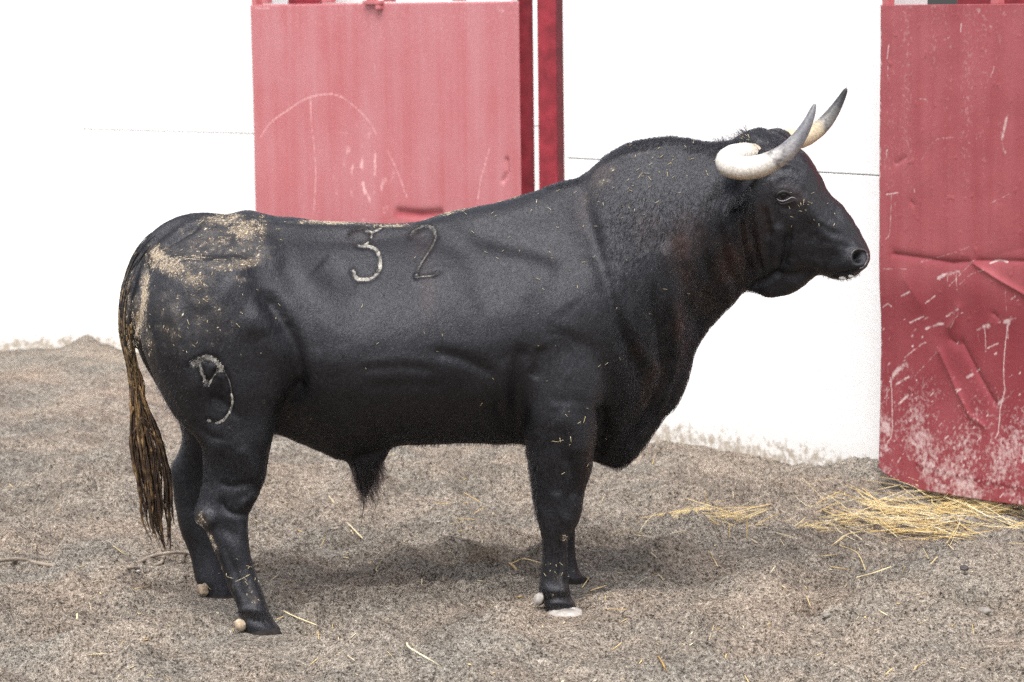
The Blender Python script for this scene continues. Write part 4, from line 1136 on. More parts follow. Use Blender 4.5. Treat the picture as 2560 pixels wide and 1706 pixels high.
for rows, st, nm in ((NHORN, near_st, "pale near horn turning slate grey towards its tip"), (FHORN, far_st, "far horn, pale at the root and dark at the tip")):
    V_, F_, s, nz, n2 = horn(rows)
    C_ = horn_col(s, nz, n2, V_, st, 0)
    # dark blotches where the grey starts, dull ochre on the underside
    P_, rr_ = path3(rows, 70); cz = np.concatenate([np.repeat(P_[:, 2], 20), [P_[0, 2], P_[-1, 2]]])
    und = np.clip((cz - V_[:, 2]) / .03 - .25, 0, 1) * (s < .72)
    C_[:, :3] = C_[:, :3] * (1 - .75 * und[:, None]) + np.array([.34, .21, .09]) * .75 * und[:, None]
    dk = np.exp(-((s - .56) / .09) ** 2) * np.clip(nz * 1.2 + n2 * .9 - .15, 0, 1) * 1.2
    C_[:, :3] *= (1 - np.clip(dk, 0, .85))[:, None]
    Nv = V_ - 0
    h = mesh_np("horn", V_, F_, MAT["horn"], True, bull, {"hcol": ('FLOAT_COLOR', C_)})
    h["label"] = nm

# ---- eyes
MAT["eye"] = mat_simple("eye_dark", (0.004, 0.0035, 0.006), 0.10, 20, .2, 0.0, .35)
MAT["lid"] = mat_simple("eyelid_skin", (0.014, 0.012, 0.014), 0.55, 60, .3, 0.3, .35)
MAT["lid_pale"] = mat_simple("pale_eyelid_rim", (0.36, 0.34, 0.36), 0.35, 60, .2, 0.2, .5)
def uv_sphere(c, r, n=18, sc=(1, 1, 1)):
    bm = bmesh.new(); bmesh.ops.create_uvsphere(bm, u_segments=n, v_segments=n // 2 + 2, radius=r)
    bmesh.ops.scale(bm, vec=sc, verts=bm.verts); bmesh.ops.translate(bm, vec=Vector(c), verts=bm.verts)
    return bm
ec, en = hit(1959, 490)
eyec = ec + en * -.0165
bm_obj("eye", uv_sphere(eyec, .0215, 24), MAT["eye"], bull, True)
def surf_path(pts, lift, n=24):
    pl = catmull(pts, n); out = []
    for x, y in pl:
        l, nn = hit(x, y)
        if l is None: continue
        # stay outside the eyeball
        p = l + nn * lift
        v = p - eyec; dd = np.linalg.norm(v)
        if dd < .0222: p = eyec + v / dd * .0222
        out.append(p)
    return np.array(out)
def lid(pts, r, mat, name):
    P = surf_path(pts, .001)
    r_ = r * np.sin(np.linspace(.15, np.pi - .15, len(P))) ** .5
    o = Acc(); o.add(*tube(P, r_, 8)); return o.obj(name, mat, bull)
lid([(1940, 495), (1945, 485), (1956, 480), (1969, 482), (1980, 490)], .0068, MAT["lid"], "upper_eyelid")
lid([(1941, 496), (1948, 501), (1957, 503), (1968, 500), (1979, 494), (1990, 497)], .0015, MAT["lid_pale"], "lower_eyelid")
lid([(1940, 500), (1952, 510), (1968, 508), (1986, 502)], .0035, MAT["lid"], "lower_eyelid")
# far eye
fe = at_Y([2030], [470], .09)[0]
loc, nn, ii, dd_ = bvh.find_nearest(Vector(fe)); loc = np.array(loc); nn = np.array(nn)
bm_obj("eye", uv_sphere(loc - nn * .010, .0205, 20), MAT["eye"], bull, True)

# ---- nostril, muzzle skin, teeth
MAT["muzzle"] = mat_simple("wet_muzzle_skin", (0.035, 0.028, 0.030), 0.25, 90, .4, 0.3, .6)
MAT["tooth"] = mat_simple("tooth", (0.46, 0.45, 0.42), 0.3, 50, .1, 0.05, .5)
nl = catmull([(2128, 655), (2127, 640), (2134, 628), (2148, 623), (2162, 628), (2169, 642), (2166, 656), (2158, 668), (2148, 672)], 30)
P = np.array([h_[0] + h_[1] * .0005 for h_ in (hit(x, y) for x, y in nl) if h_[0] is not None])
o = Acc(); o.add(*tube(P, .0042 * np.sin(np.linspace(.25, np.pi - .2, len(P))) ** .4, 8)); o.obj("nostril_rim", MAT["muzzle"], bull)
for (x, y, sx, sz) in ((2106, 696, .0125, .0065), (2127, 691, .009, .006)):
    l, nn = hit(x, y - 3)
    bm_obj("tooth", uv_sphere(l + nn * .001 + np.array([0, 0, -.003]), 1.0, 14, (sx, .008, sz)), MAT["tooth"], bull, True)

# ---- hooves and dewclaws
MAT["hoof_pale"] = mat_simple("pale_hoof_horn", (0.34, 0.315, 0.29), 0.55, 38, .45, 0.6)
MAT["hoof_dark"] = mat_simple("dark_hoof_horn", (0.022, 0.019, 0.017), 0.8, 45, .4, 0.8, .15)
MAT["claw_tan"] = mat_simple("tan_dewclaw_horn", (0.36, 0.28, 0.20), 0.8, 55, .6, 1.0, .2)
def hoof(rows, mat, n=12):
    for sg in (-1, 1):
        rr_ = [(y, xl + (3 if sg > 0 else 0), xr + (4 if sg > 0 else 0), Y + sg * t * .52, t * .50) for y, xl, xr, Y, t in rows]
        V_, F_ = leg(rr_, n, 26)
        V_ = V_ * 1.0; V_[:, 2] += .0025 * noise3(V_, 60, 8)
        mesh_np("hoof", V_, F_, mat, True, bull)
hoof([(1519, 1396, 1434, -.26, .040), (1525, 1380, 1448, -.262, .054), (1533, 1366, 1456, -.265, .064), (1552, 1358, 1462, -.265, .068)], MAT["hoof_pale"])
hoof([(1572, 640, 690, -.463, .050), (1580, 628, 702, -.465, .060), (1600, 616, 716, -.465, .066)], MAT["hoof_dark"])
hoof([(1444, 1392, 1464, .26, .052), (1452, 1386, 1472, .26, .06), (1472, 1380, 1476, .26, .066)], MAT["hoof_dark"])
hoof([(1488, 520, 594, .095, .05), (1500, 516, 602, .09, .056), (1520, 514, 610, .09, .06)], MAT["hoof_dark"])
def claw(cx, cy, Y, rx, rz_, ry, mat, rot=0):
    c = at_Y([cx], [cy], Y)[0]
    bm = uv_sphere((0, 0, 0), 1.0, 18, (rx, ry, rz_))
    for v in bm.verts:
        nzv = noise3(np.array([[v.co.x + cx, v.co.y, v.co.z]]), 70, 3)[0]; v.co *= 1 + .35 * nzv
    bmesh.ops.rotate(bm, cent=(0, 0, 0), matrix=Matrix.Rotation(rot, 3, 'Y'), verts=bm.verts)
    bmesh.ops.translate(bm, vec=Vector(c), verts=bm.verts)
    return bm_obj("dewclaw", bm, mat, bull, True)
claw(1347, 1497, -.275, .015, .022, .015, MAT["hoof_pale"], .5)
claw(1352, 1500, -.215, .014, .02, .014, MAT["hoof_dark"], .4)
claw(601, 1561, -.485, .020, .0185, .019, MAT["claw_tan"])
claw(610, 1556, -.42, .018, .018, .018, MAT["hoof_dark"])
claw(508, 1474, .06, .022, .021, .022, MAT["claw_tan"])
claw(1384, 1436, .225, .014, .018, .014, MAT["hoof_dark"])

# ---- brands: raised pale scars following the skin
MAT["scar"] = mat_attrcol("pale_scar_hair", "scol", 0.95, 0.1, 0.8)
BRAND_HAIR = []
def brand(name, strokes):
    ac = Acc()
    for pts, w, s in strokes:
        pl = catmull(pts, max(8, len(pts) * 6)) if len(pts) > 2 else catmull(pts, 8)
        P, Q = [], []
        for x, y in pl:
            l, nn = hit(x, y)
            if l is not None: P.append(l + nn * .0002); Q.append(nn)
        P = np.array(P); n = len(P)
        r = 1.1 * w * (np.sin(np.linspace(.35, np.pi - .35, n)) ** .35) * (1 + .35 * noise3(P, 60, 5) + .35 * noise3(P, 22, 6))
        Vt, Ft = tube(P, r, 8, 1.0)
        # flatten against the hide
        idx = np.concatenate([np.repeat(np.arange(n), 8), [0, n - 1]])
        off = Vt - P[idx]; nv_ = np.array(Q)[idx]
        k = np.sum(off * nv_, 1)[:, None]; Vt = P[idx] + off - nv_ * k * .955
        g = noise3(Vt, 110, 9) + noise3(Vt, 40, 8); shade = np.clip(s * (.72 + .75 * g), 0, 1)
        base = np.array([.012, .012, .014]); pale = np.array([.42, .395, .35])
        C_ = np.column_stack([base[k_] * (1 - shade) + pale[k_] * shade for k_ in range(3)] + [np.ones(len(Vt))])
        ac.add(Vt, Ft, C_)
        BRAND_HAIR.append((P, np.array(Q), w, s))
    ac.obj(name, MAT["scar"], bull, True, "scol")
brand("brand_numeral", BR3); brand("brand_numeral", BR2); brand("brand_emblem", BRT)

# ---- dried mud crust: small flakes lying along the coat
def flakes(prob, count, seed, size=(.002, .006), flow=None):
    r = np.random.default_rng(seed)
    a, b, c, d = (V[F[:, k]] for k in range(4))
    pf = prob[F].mean(1)
    ar = np.linalg.norm(np.cross(c - a, d - b), axis=1)
    w = pf * ar; w /= w.sum()
    fi = r.choice(len(F), count, p=w)
    u, v = r.random(count)[:, None], r.random(count)[:, None]
    P = (a[fi] * (1 - u) + b[fi] * u) * (1 - v) + (d[fi] * (1 - u) + c[fi] * u) * v
    n = Nn[F[fi, 0]]
    return P, n, fi, r

def flow_dir(P, n, pxx, pyy):
    """direction the hair lies: back and down on the trunk, down the legs, down-forward on the face"""
    D = np.tile(np.array([-.75, 0, -.55]), (len(P), 1))
    lg = sstep(1040, 1180, pyy)[:, None]
    D = D * (1 - lg) + np.array([-.15, 0, -1.0]) * lg
    hd = sstep(1880, 1960, pxx)[:, None] * (1 - lg)
    D = D * (1 - hd) + np.array([-.3, -.1, .75]) * hd
    nk = (sstep(1480, 1560, pxx) * (1 - sstep(1860, 1900, pxx)))[:, None] * (1 - lg)
    D = D * (1 - nk) + np.array([-.35, 0, -.9]) * nk
    rp = (sstep(520, 430, pxx))[:, None] * (1 - lg)
    D = D * (1 - rp) + np.array([-.45, 0, -.9]) * rp
    sw = noise3(P, 6, 41)[:, None] * .5 + noise3(P, 22, 42)[:, None] * .45 * (.3 + nk + hd)
    D = D + sw * np.array([.9, 0, -.5])
    D = D - n * np.sum(D * n, 1)[:, None]
    return D / (np.linalg.norm(D, axis=1)[:, None] + 1e-9)

P, n, fi, r = flakes(mud ** 1.3 * np.clip(mudraw - .15, 0, 1), 15000, 5)
fx, fy = project(P)
D = flow_dir(P, n, fx, fy); B = np.cross(n, D)
k = len(P); Lf = r.lognormal(math.log(.0021), .5, k)[:, None]; Wf = Lf * r.uniform(.18, .42, k)[:, None]; Hf = r.uniform(.0004, .0014, k)[:, None]
an = r.normal(0, .5, k)[:, None]; D2 = D * np.cos(an) + B * np.sin(an); B2 = np.cross(n, D2)
C0 = P + n * .0004
VV = np.stack([C0 + D2 * Lf, C0 + B2 * Wf, C0 - D2 * Lf, C0 - B2 * Wf, C0 + n * Hf + D2 * Lf * .2, C0 + n * Hf * .8 - D2 * Lf * .3], 1).reshape(-1, 3)
fb = np.array([[0, 1, 5, 4], [4, 5, 3, 0], [1, 2, 3, 5]])
FF_ = (np.arange(k)[:, None, None] * 6 + fb[None]).reshape(-1, 4)
tone = r.uniform(.65, 1.25, k)[:, None] * np.array([.50, .43, .34]); red = r.random(k) < .10
tone[red] = tone[red] * np.array([.95, .78, .55])
C_ = np.repeat(np.column_stack([tone, np.ones(k)]), 6, 0)
MAT["mud"] = mat_attrcol("dried_mud", "mcol", 0.95, 0.1, 0.4)
tag(mesh_np("dried_mud", VV, FF_, MAT["mud"], False, bull, {"mcol": ('FLOAT_COLOR', C_)}), kind="stuff")

# ---- coat: short hairs as real curves
def curves_obj(name, pts, rad, cols, mat, parent):
    """pts (n,k,3), rad (n,k), cols (n,3)"""
    n_, k_, _ = pts.shape
    hc = bpy.data.hair_curves.new(name)
    hc.add_curves([k_] * n_)
    hc.attributes["position"].data.foreach_set("vector", pts.reshape(-1).astype(np.float32))
    ra = hc.attributes.get("radius") or hc.attributes.new("radius", 'FLOAT', 'POINT')
    ra.data.foreach_set("value", rad.reshape(-1).astype(np.float32))
    ca = hc.attributes.new("haircol", 'FLOAT_COLOR', 'POINT')
    cc = np.repeat(np.column_stack([cols, np.ones(n_)]), k_, 0)
    ca.data.foreach_set("color", cc.reshape(-1).astype(np.float32))
    hc.materials.append(mat)
    o = link(bpy.data.objects.new(name, hc))
    if parent is not None: child_of(o, parent)
    return o
def mat_hair():
    m, nt, b = new_mat("coat_hair")
    hb = nt.nodes.new("ShaderNodeBsdfHairPrincipled")
    hb.model = 'CHIANG'; hb.parametrization = 'COLOR'
    nt.links.new(attr(nt, "haircol", "Color"), hb.inputs["Color"])
    hb.inputs["Roughness"].default_value = 0.36; hb.inputs["Radial Roughness"].default_value = 0.5
    hb.inputs["Coat"].default_value = 0.0; hb.inputs["IOR"].default_value = 1.38
    nt.links.new(hb.outputs[0], nt.nodes["Material Output"].inputs["Surface"])
    return m
    b.inputs["Roughness"].default_value = 0.36
    b.inputs["Specular IOR Level"].default_value = 0.75
    b.inputs["Specular Tint"].default_value = (0.86, 0.88, 1.0, 1)
    return m
MAT["hair"] = mat_hair()

def make_hair(P, n, L, lift, rad, cols, r, curl=.25, seg=4, dirs=None, droop=0.0, clump=.008, cs=.6):
    hx, hy = project(P)
    D = flow_dir(P, n, hx, hy) if dirs is None else dirs
    k = len(P); B = np.cross(n, D)
    jit = r.normal(0, .22, k)[:, None]
    D = D * np.cos(jit) + B * np.sin(jit)
    t = np.linspace(0, 1, seg)[None, :, None]
    L = np.asarray(L).reshape(-1, 1, 1); lf = np.asarray(lift).reshape(-1, 1, 1)
    ph = r.uniform(-1, 1, k)[:, None, None]
    pts = P[:, None] - n[:, None] * .0006 + D[:, None] * (t * L) + n[:, None] * (np.sin(np.clip(t * 2.2, 0, 2.6)) * L * lf) + B[:, None] * (curl * ph * t * t * L)
    if droop: pts[..., 2] -= (droop * (t * t * L))[..., 0]
    key = np.floor((P + .003 * noise3(P, 80, 3)[:, None]) / clump).astype(np.int64)
    _, inv = np.unique(key[:, 0] * 73856093 ^ key[:, 1] * 19349663 ^ key[:, 2] * 83492791, return_inverse=True)
    inv = inv.ravel(); cnt_ = np.bincount(inv)
    tipm = np.stack([np.bincount(inv, pts[:, -1, c]) / cnt_ for c in range(3)], 1)[inv]
    pts = pts + (tipm - pts[:, -1])[:, None] * (t ** 1.4) * cs
    rr = np.asarray(rad).reshape(-1, 1) * np.linspace(1, .25, seg)[None]
    return pts, rr, cols

allp, allr, allc = [], [], []
def put(t): allp.append(t[0]); allr.append(t[1]); allc.append(t[2])
cz_, cy_ = project(V)
nearw = np.where(V[:, 1] < .05, 1.0, .45)
NHAIR = 130000
P, n, fi, r = flakes(nearw * (py < 1590) * (.16 + .84 * np.clip(sstep(1440, 1560, cz_) + sstep(1000, 1100, cy_) + mudraw * 1.2, 0, 1)), NHAIR, 11)
hx, hy = project(P)
vi = F[fi, 0]
L = np.full(len(P), .0065)
neck = sstep(1470, 1560, hx) * (1 - sstep(1870, 1930, hx)) * sstep(420, 560, hy)
L += .009 * neck + .006 * sstep(960, 1080, hy) * sstep(1300, 1220, hy) - .003 * sstep(1900, 2000, hx) + .004 * sstep(1180, 1300, hy) * 0
L += .007 * np.exp(-((hx - 600) / 80) ** 2 - ((hy - 1200) / 80) ** 2)
L *= r.uniform(.7, 1.3, len(P))
bad = (np.hypot(hx - 1960, hy - 489) < 26) | ((hx > 2120) & (hy > 618))
keep = ~bad
mu, br = mud[vi], brown[vi]
cols = np.tile(np.array([.0032, .0032, .0042]), (len(P), 1)) * r.lognormal(0, .55, len(P))[:, None]
b_ = (r.random(len(P)) < br * .75)[:, None]
cols = np.where(b_, np.array([.055, .026, .016]) * r.uniform(.5, 1.5, len(P))[:, None], cols)
m_ = (r.random(len(P)) < mu * .8)[:, None]
cols = np.where(m_, np.array([.40, .345, .275]) * r.uniform(.3, 1.2, len(P))[:, None], cols)
lift = .16 + .10 * neck 
rad = np.full(len(P), .00032) + .00012 * neck
nk_ = (hx > 1560 + 120 * noise3(P, 5, 9)) & (hx < 1900) & (hy > 430) & keep
oth = keep & ~nk_
put(make_hair(P[oth], n[oth], L[oth], lift[oth], rad[oth], cols[oth], r, cs=0.0))
put(make_hair(P[nk_], n[nk_], L[nk_], lift[nk_], rad[nk_], cols[nk_], r, clump=.009, cs=.35))

# longer tufts: crest, poll, throat of the horn, ear, belly line, elbow, sheath
def tuft(zone, count, Lm, lift, seed, dirv=None, curl=.5, col=(.010, .010, .012), rad=.0005, droop=.3, spread=.35):
    m = zone(cz_, cy_, V, Nn)
    if m.sum() == 0: return
    P, n, fi, r = flakes(m, count, seed)
    dirs = None
    if dirv is not None:
        D = np.tile(np.array(dirv, float), (len(P), 1)) + r.normal(0, spread, (len(P), 3)) + noise3(P, 30, seed)[:, None] * .6 * np.array([1, 0, .5])
        dirs = D / np.linalg.norm(D, axis=1)[:, None]
    L = Lm * r.uniform(.45, 1.25, len(P))
    put(make_hair(P, n, L, np.full(len(P), lift), np.full(len(P), rad), np.tile(np.array(col), (len(P), 1)) * r.uniform(.6, 1.6, len(P))[:, None], r, curl, 6, dirs, droop, .014, .85))
tuft(lambda x, y, v, n: ((x > 1500) & (x < 1850) & (n[:, 2] > .72) & (y < 400)).astype(float), 2600, .013, .5, 61)
tuft(lambda x, y, v, n: ((x > 1785) & (x < 1870) & (n[:, 2] > .35) & (y < 400)).astype(float), 420, .020, .6, 62, (-.45, 0, .8))
tuft(lambda x, y, v, n: ((x > 1850) & (x < 1975) & (y < 400)).astype(float), 5000, .018, .12, 63, (.35, -.15, -.25), .8)
tuft(lambda x, y, v, n: ((x > 1360) & (x < 1470) & (n[:, 2] > .75) & (y < 470)).astype(float), 900, .014, .4, 64)
tuft(lambda x, y, v, n: ((x > 960) & (x < 1320) & (n[:, 2] < -.6) & (y > 1080) & (y < 1160)).astype(float), 1300, .012, .2, 65, (-.25, 0, -.9))
tuft(lambda x, y, v, n: (np.exp(-(((x - 1838) / 30) ** 2 + ((y - 492) / 38) ** 2) ** 1.5) * (v[:, 1] < -.15) * (y > 436)), 2200, .026, .2, 66, (-.25, -.35, -.85), .6)
tuft(lambda x, y, v, n: ((x > 880) & (x < 960) & (y > 1150) & (y < 1262) & (v[:, 2] < .62)).astype(float), 950, .050, .14, 67, (.25, 0, -1), .8, (.010, .008, .008), .0005, .3)
tuft(lambda x, y, v, n: ((x > 1300) & (x < 1345) & (y > 1120) & (y < 1330)).astype(float), 900, .012, .2, 68, (-.4, 0, -.9))
tuft(lambda x, y, v, n: ((x > 2060) & (x < 2165) & (n[:, 2] < -.3) & (y > 680)).astype(float), 220, .007, .4, 69, (.1, 0, -.8))
tuft(lambda x, y, v, n: ((x > 395) & (x < 470) & (y > 880) & (y < 1110) & (n[:, 0] < -.3)).astype(float), 800, .012, .3, 70, (-.6, 0, -.8))
tuft(lambda x, y, v, n: ((x > 1340) & (x < 1440) & (y > 1462) & (y < 1530)).astype(float), 1500, .011, .2, 71, (-.15, 0, -1))
tuft(lambda x, y, v, n: ((x > 590) & (x < 700) & (y > 1525) & (y < 1590)).astype(float), 1500, .011, .2, 72, (.15, 0, -1))
for Pb, Qb, w, s in BRAND_HAIR:      # pale hair growing on the scars
    r = np.random.default_rng(int(w * 1e6) + len(Pb))
    Ls = np.linalg.norm(np.diff(Pb, axis=0), axis=1).sum()
    cnt = int(Ls / .0006 * (w / .005))
    ii = r.integers(0, len(Pb), cnt)
    T = np.gradient(Pb, axis=0); T /= np.linalg.norm(T, axis=1)[:, None] + 1e-9
    S_ = np.cross(T, Qb)
    off = r.uniform(-1.25, 1.25, cnt)[:, None] * w
    P = Pb[ii] + S_[ii] * off + Qb[ii] * (w * .15) + T[ii] * r.normal(0, .002, cnt)[:, None]
    pale = r.random(cnt) < s * 1.05
    cols = np.where(pale[:, None], np.array([.42, .395, .35]) * r.uniform(.4, 1.1, cnt)[:, None], np.array([.006, .006, .007]))
    put(make_hair(P, Qb[ii], np.full(cnt, .0065) * r.uniform(.6, 1.3, cnt), np.full(cnt, .15), np.full(cnt, .00034), cols, r))
S_ = 6
def resamp(p, rr):
    if p.shape[1] == S_: return p, rr
    t0, t1 = np.linspace(0, 1, p.shape[1]), np.linspace(0, 1, S_)
    j = np.clip(np.searchsorted(t0, t1, side='right') - 1, 0, p.shape[1] - 2); fr = (t1 - t0[j]) / (t0[j + 1] - t0[j])
    return p[:, j] * (1 - fr)[None, :, None] + p[:, j + 1] * fr[None, :, None], rr[:, j] * (1 - fr)[None] + rr[:, j + 1] * fr[None]
short = [(p, q, c) for p, q, c in zip(allp, allr, allc) if p.shape[1] == 4]
long_ = [(p, q, c) for p, q, c in zip(allp, allr, allc) if p.shape[1] == 6]
tag(curves_obj("coat", np.concatenate([s[0] for s in short]), np.concatenate([s[1] for s in short]), np.concatenate([s[2] for s in short]), MAT["hair"], bull), kind="stuff")
tag(curves_obj("long_hair", np.concatenate([s[0] for s in long_]), np.concatenate([s[1] for s in long_]), np.concatenate([s[2] for s in long_]), MAT["hair"], bull), kind="stuff")

# ---- tail switch: clotted strands
MAT["strand"] = mat_attrcol("clotted_tail_hair", "tcol", 0.55, 0.4, 0.5)
r = np.random.default_rng(17)
ac = Acc()
for cl in range(50):
    cu = r.uniform(-1, 1); cph, cam_, cw = r.uniform(0, 6.3), r.uniform(1, 4.5), r.uniform(18, 34)
    cln = r.uniform(.62, 1.0); cmud = r.random(); cY = r.uniform(-.022, .022); tw = r.uniform(.02, .05)
    for i in range(int(r.integers(4, 9))):
        y0 = r.uniform(905, 1085); u = np.clip(cu + r.normal(0, .05), -1.05, 1.05)
        x0 = np.interp(y0, [900, 985, 1085], [329, 341, 358]) + u * 12
        ln = cln * r.uniform(.88, 1.03); yend = 1060 + 325 * ln - (35 if u < -.5 else 0)
        ys = np.linspace(y0, yend, 11); s_ = np.linspace(0, 1, 11)
        L_ = np.interp(ys, [960, 1050, 1100, 1146, 1203, 1260, 1299, 1341, 1383], [325, 327, 327, 332, 342, 350, 356, 376, 402]); R_2 = np.interp(ys, [1000, 1065, 1115, 1165, 1215, 1280, 1356, 1383], [362, 391, 410, 421, 430, 433, 430, 424])
        um = cu + (u - cu) * (1 - s_ * .8)
        xm = L_ + (R_2 - L_) * ((um + 1) / 2)
        xs_ = xm + cam_ * np.sin(cph + ys / cw) * np.linspace(.15, 1, 11) + 2.2 * np.sin(ys * tw * 3 + i) * np.linspace(.3, 1, 11)
        xs_[0] = x0
        Yv = -.19 + cY + .006 * np.cos(ys * tw * 3 + i)
        P, _ = path3(np.column_stack([xs_, ys, Yv, np.zeros(11)]), 44)
        tt = np.linspace(0, 1, 44)
        rad = r.choice([.0012, .0022, .0036], p=[.35, .40, .25]) * (1 - .7 * tt ** 2) * (1 + .5 * noise3(P, 60, i))
        rad = np.clip(rad, .0003, 1)
        Vt, Ft = tube(P, rad, 6)
        sidx = np.concatenate([np.repeat(tt, 6), [0, 1]])
        nz = noise3(Vt, 20, cl % 7) + .6 * noise3(Vt, 70, 3)
        mm = np.clip((nz * 1.3 + (.32 if cmud < .6 else -.35)) - sidx * .5, 0, 1)[:, None]
        c_mud = np.array([.30, .185, .08]) * r.uniform(.5, 1.3); c_dk = np.array([.026, .015, .009]) * r.uniform(.5, 2.4)
        ac.add(Vt, Ft, np.column_stack([c_dk * (1 - mm) + c_mud * mm, np.ones(len(Vt))]))
ac.obj("tail_switch", MAT["strand"], bull, True, "tcol")
# matted, dirt-caked hair wrapping the tail cord itself
TAILC = [(430, 576, -.178, .034), (400, 596, -.182, .033), (372, 620, -.186, .030), (350, 650, -.192, .027), (334, 685, -.207, .0235), (320, 727, -.226, .021), (313, 775, -.235, .0195), (313, 825, -.235, .019),
         (321, 870, -.225, .0185), (330, 912, -.205, .018), (337, 955, -.19, .0185), (343, 1000, -.19, .019)]
ac = Acc()
Pc, rc = path3(TAILC, 120); rc = rc[:, 0]
Tc_ = np.gradient(Pc, axis=0); Tc_ /= np.linalg.norm(Tc_, axis=1)[:, None]
e1 = np.cross(Tc_, [0, 1.0, 0]); e1 /= np.linalg.norm(e1, axis=1)[:, None]; e2 = np.cross(Tc_, e1)
for i in range(230):
    a0 = int(r.integers(12, 96)); ln = int(r.integers(14, 40)); a1 = min(119, a0 + ln)
    th = r.uniform(0, 2 * np.pi) + np.linspace(0, r.normal(0, .35), a1 - a0)
    sl = slice(a0, a1); lift = np.sin(np.linspace(.2, np.pi - .1, a1 - a0)) * r.uniform(.0004, .0022) - .0006
    P = Pc[sl] + (rc[sl] + lift)[:, None] * (np.cos(th)[:, None] * e1[sl] + np.sin(th)[:, None] * e2[sl])
    tt = np.linspace(0, 1, len(P))
    Vt, Ft = tube(P, np.clip(r.choice([.0010, .0018, .0027], p=[.4, .4, .2]) * np.sin(np.pi * np.clip(tt, .06, .97)) ** .4 * (1 + .4 * noise3(P, 70, i % 9)), .0003, 1), 6)
    mid_ = (a0 + a1) / 2
    wet = np.interp(mid_, [12, 40, 60, 75, 100, 119], [-.75, -.35, -.2, .35, .25, .1])
    nz = noise3(Vt, 22, i % 7) + .6 * noise3(Vt, 80, 3)
    mm = np.clip(nz * 1.2 + wet + r.normal(0, .35), 0, 1)[:, None]
    c_mud = np.array([.36, .245, .13]) * r.uniform(.55, 1.25); c_dk = np.array([.012, .010, .009]) * r.uniform(.5, 2.0)
    ac.add(Vt, Ft, np.column_stack([c_dk * (1 - mm) + c_mud * mm, np.ones(len(Vt))]))
ac.obj("tail_hair", MAT["strand"], bull, True, "tcol")
# mud clots on the tail
ac = Acc()
for i in range(26):
    y = r.uniform(800, 960) if i < 36 else r.uniform(660, 800)
    x = np.interp(y, [640, 680, 740, 800, 860, 920, 1000], [356, 338, 320, 315, 320, 333, 342]) + r.uniform(-10, 12)
    l, nn = hit(x, y)
    if l is None: continue
    s_ = r.uniform(.003, .0085)
    bm = bmesh.new(); bmesh.ops.create_icosphere(bm, subdivisions=2, radius=1.0)
    Vc = np.array([v.co[:] for v in bm.verts]); Fc = np.array([[v.index for v in f.verts] for f in bm.faces]); bm.free()
    Vc = Vc * (1 + .9 * noise3(Vc + i, 1.5, 4) + .4 * noise3(Vc + i, 4, 4))[:, None] * np.array([s_ * .8, s_ * .4, s_ * r.uniform(1.2, 2.6)]) + l + nn * .001
    C_ = np.array([.24, .165, .085, 1]) * r.uniform(.45, 1.2); C_[3] = 1
    ac.add(Vc, np.column_stack([Fc, Fc[:, 2]]), C_)
V_c, F_c, A_c = np.vstack(ac.V), np.vstack(ac.F)[:, :3], np.vstack(ac.A)
tag(mesh_np("mud_clots", V_c, F_c, MAT["mud"], True, bull, {"mcol": ('FLOAT_COLOR', A_c)}), kind="stuff")

# sheath tassel: hanging strand
ac = Acc()
for rows, r0 in (([(910, 1250, -.10), (908, 1275, -.10), (905, 1295, -.10), (904, 1312, -.10)], .0022), ([(925, 1235, -.1), (934, 1252, -.1), (940, 1268, -.1), (932, 1280, -.1)], .0011),
                 ([(938, 1222, -.1), (946, 1240, -.1), (944, 1258, -.1), (938, 1274, -.1)], .0011), ([(948, 1200, -.1), (960, 1222, -.1), (958, 1240, -.1)], .0011), ([(952, 1165, -.1), (966, 1176, -.1), (974, 1188, -.1)], .0011), ([(904, 1236, -.1), (894, 1239, -.1), (886, 1238, -.1)], .0010), ([(930, 1230, -.1), (938, 1246, -.1), (930, 1262, -.1)], .0010)):
    P, _ = path3([(*q_, 0) for q_ in rows], 16)
    ac.add(*tube(P, np.linspace(r0, .0004, 16), 6), a=(.012, .008, .006, 1))
ac.obj("tassel", MAT["strand"], bull, True, "tcol")

# ------------------------------------------------------------------ straw, rope, stones
def ground_pt(x, y):
    """photo point on the uneven sand"""
    g = ground(x, y)[0]
    for _ in range(3):
        g = ground(x, y, float(terrain(g[:1], g[1:2])[0]))[0]
    return g
def straw_mesh(P, r0, seed, flat=.55):
    rr = np.full(len(P), r0); rr[0] *= .7; rr[-1] *= .6
    return tube(P, rr, 6, flat)
straws = []
def stalk(pts, label, r0=.0022, up=False, tone=None, group=None, seed=0):
    g = [ground_pt(x, y) for x, y in pts]
    if up:   # sticks up: foot is the lower photo point, tip stands above it
        i0 = int(np.argmax([p[1] for p in pts])); foot = g[i0]
        q = [at_Y([x], [y], foot[1] + .02 * k)[0] for k, (x, y) in enumerate(pts)]
        q[i0] = foot + np.array([0, 0, .001]); g = q
    P = catmull(np.array(g), 10)
    if not up:
        zs = surface_z(P[:, 0], P[:, 1]); lin = P[:, 2].copy()
        P[:, 2] = lin + max(0, np.percentile(zs - lin, 96)) + r0 + .004
    c = P.mean(0).copy(); c[2] = P[:, 2].min()
    V_, F_ = straw_mesh(P - c, r0, seed)
    t = np.full(len(V_), tone if tone is not None else rng.uniform(.55, .95))
    o = mesh_np("straw_stalk", V_, F_, MAT["straw"], True, None, {"tone": ('FLOAT', t)})
    o.location = c
    return tag(o, label, "straw", group or "loose straw stalks on the sand")

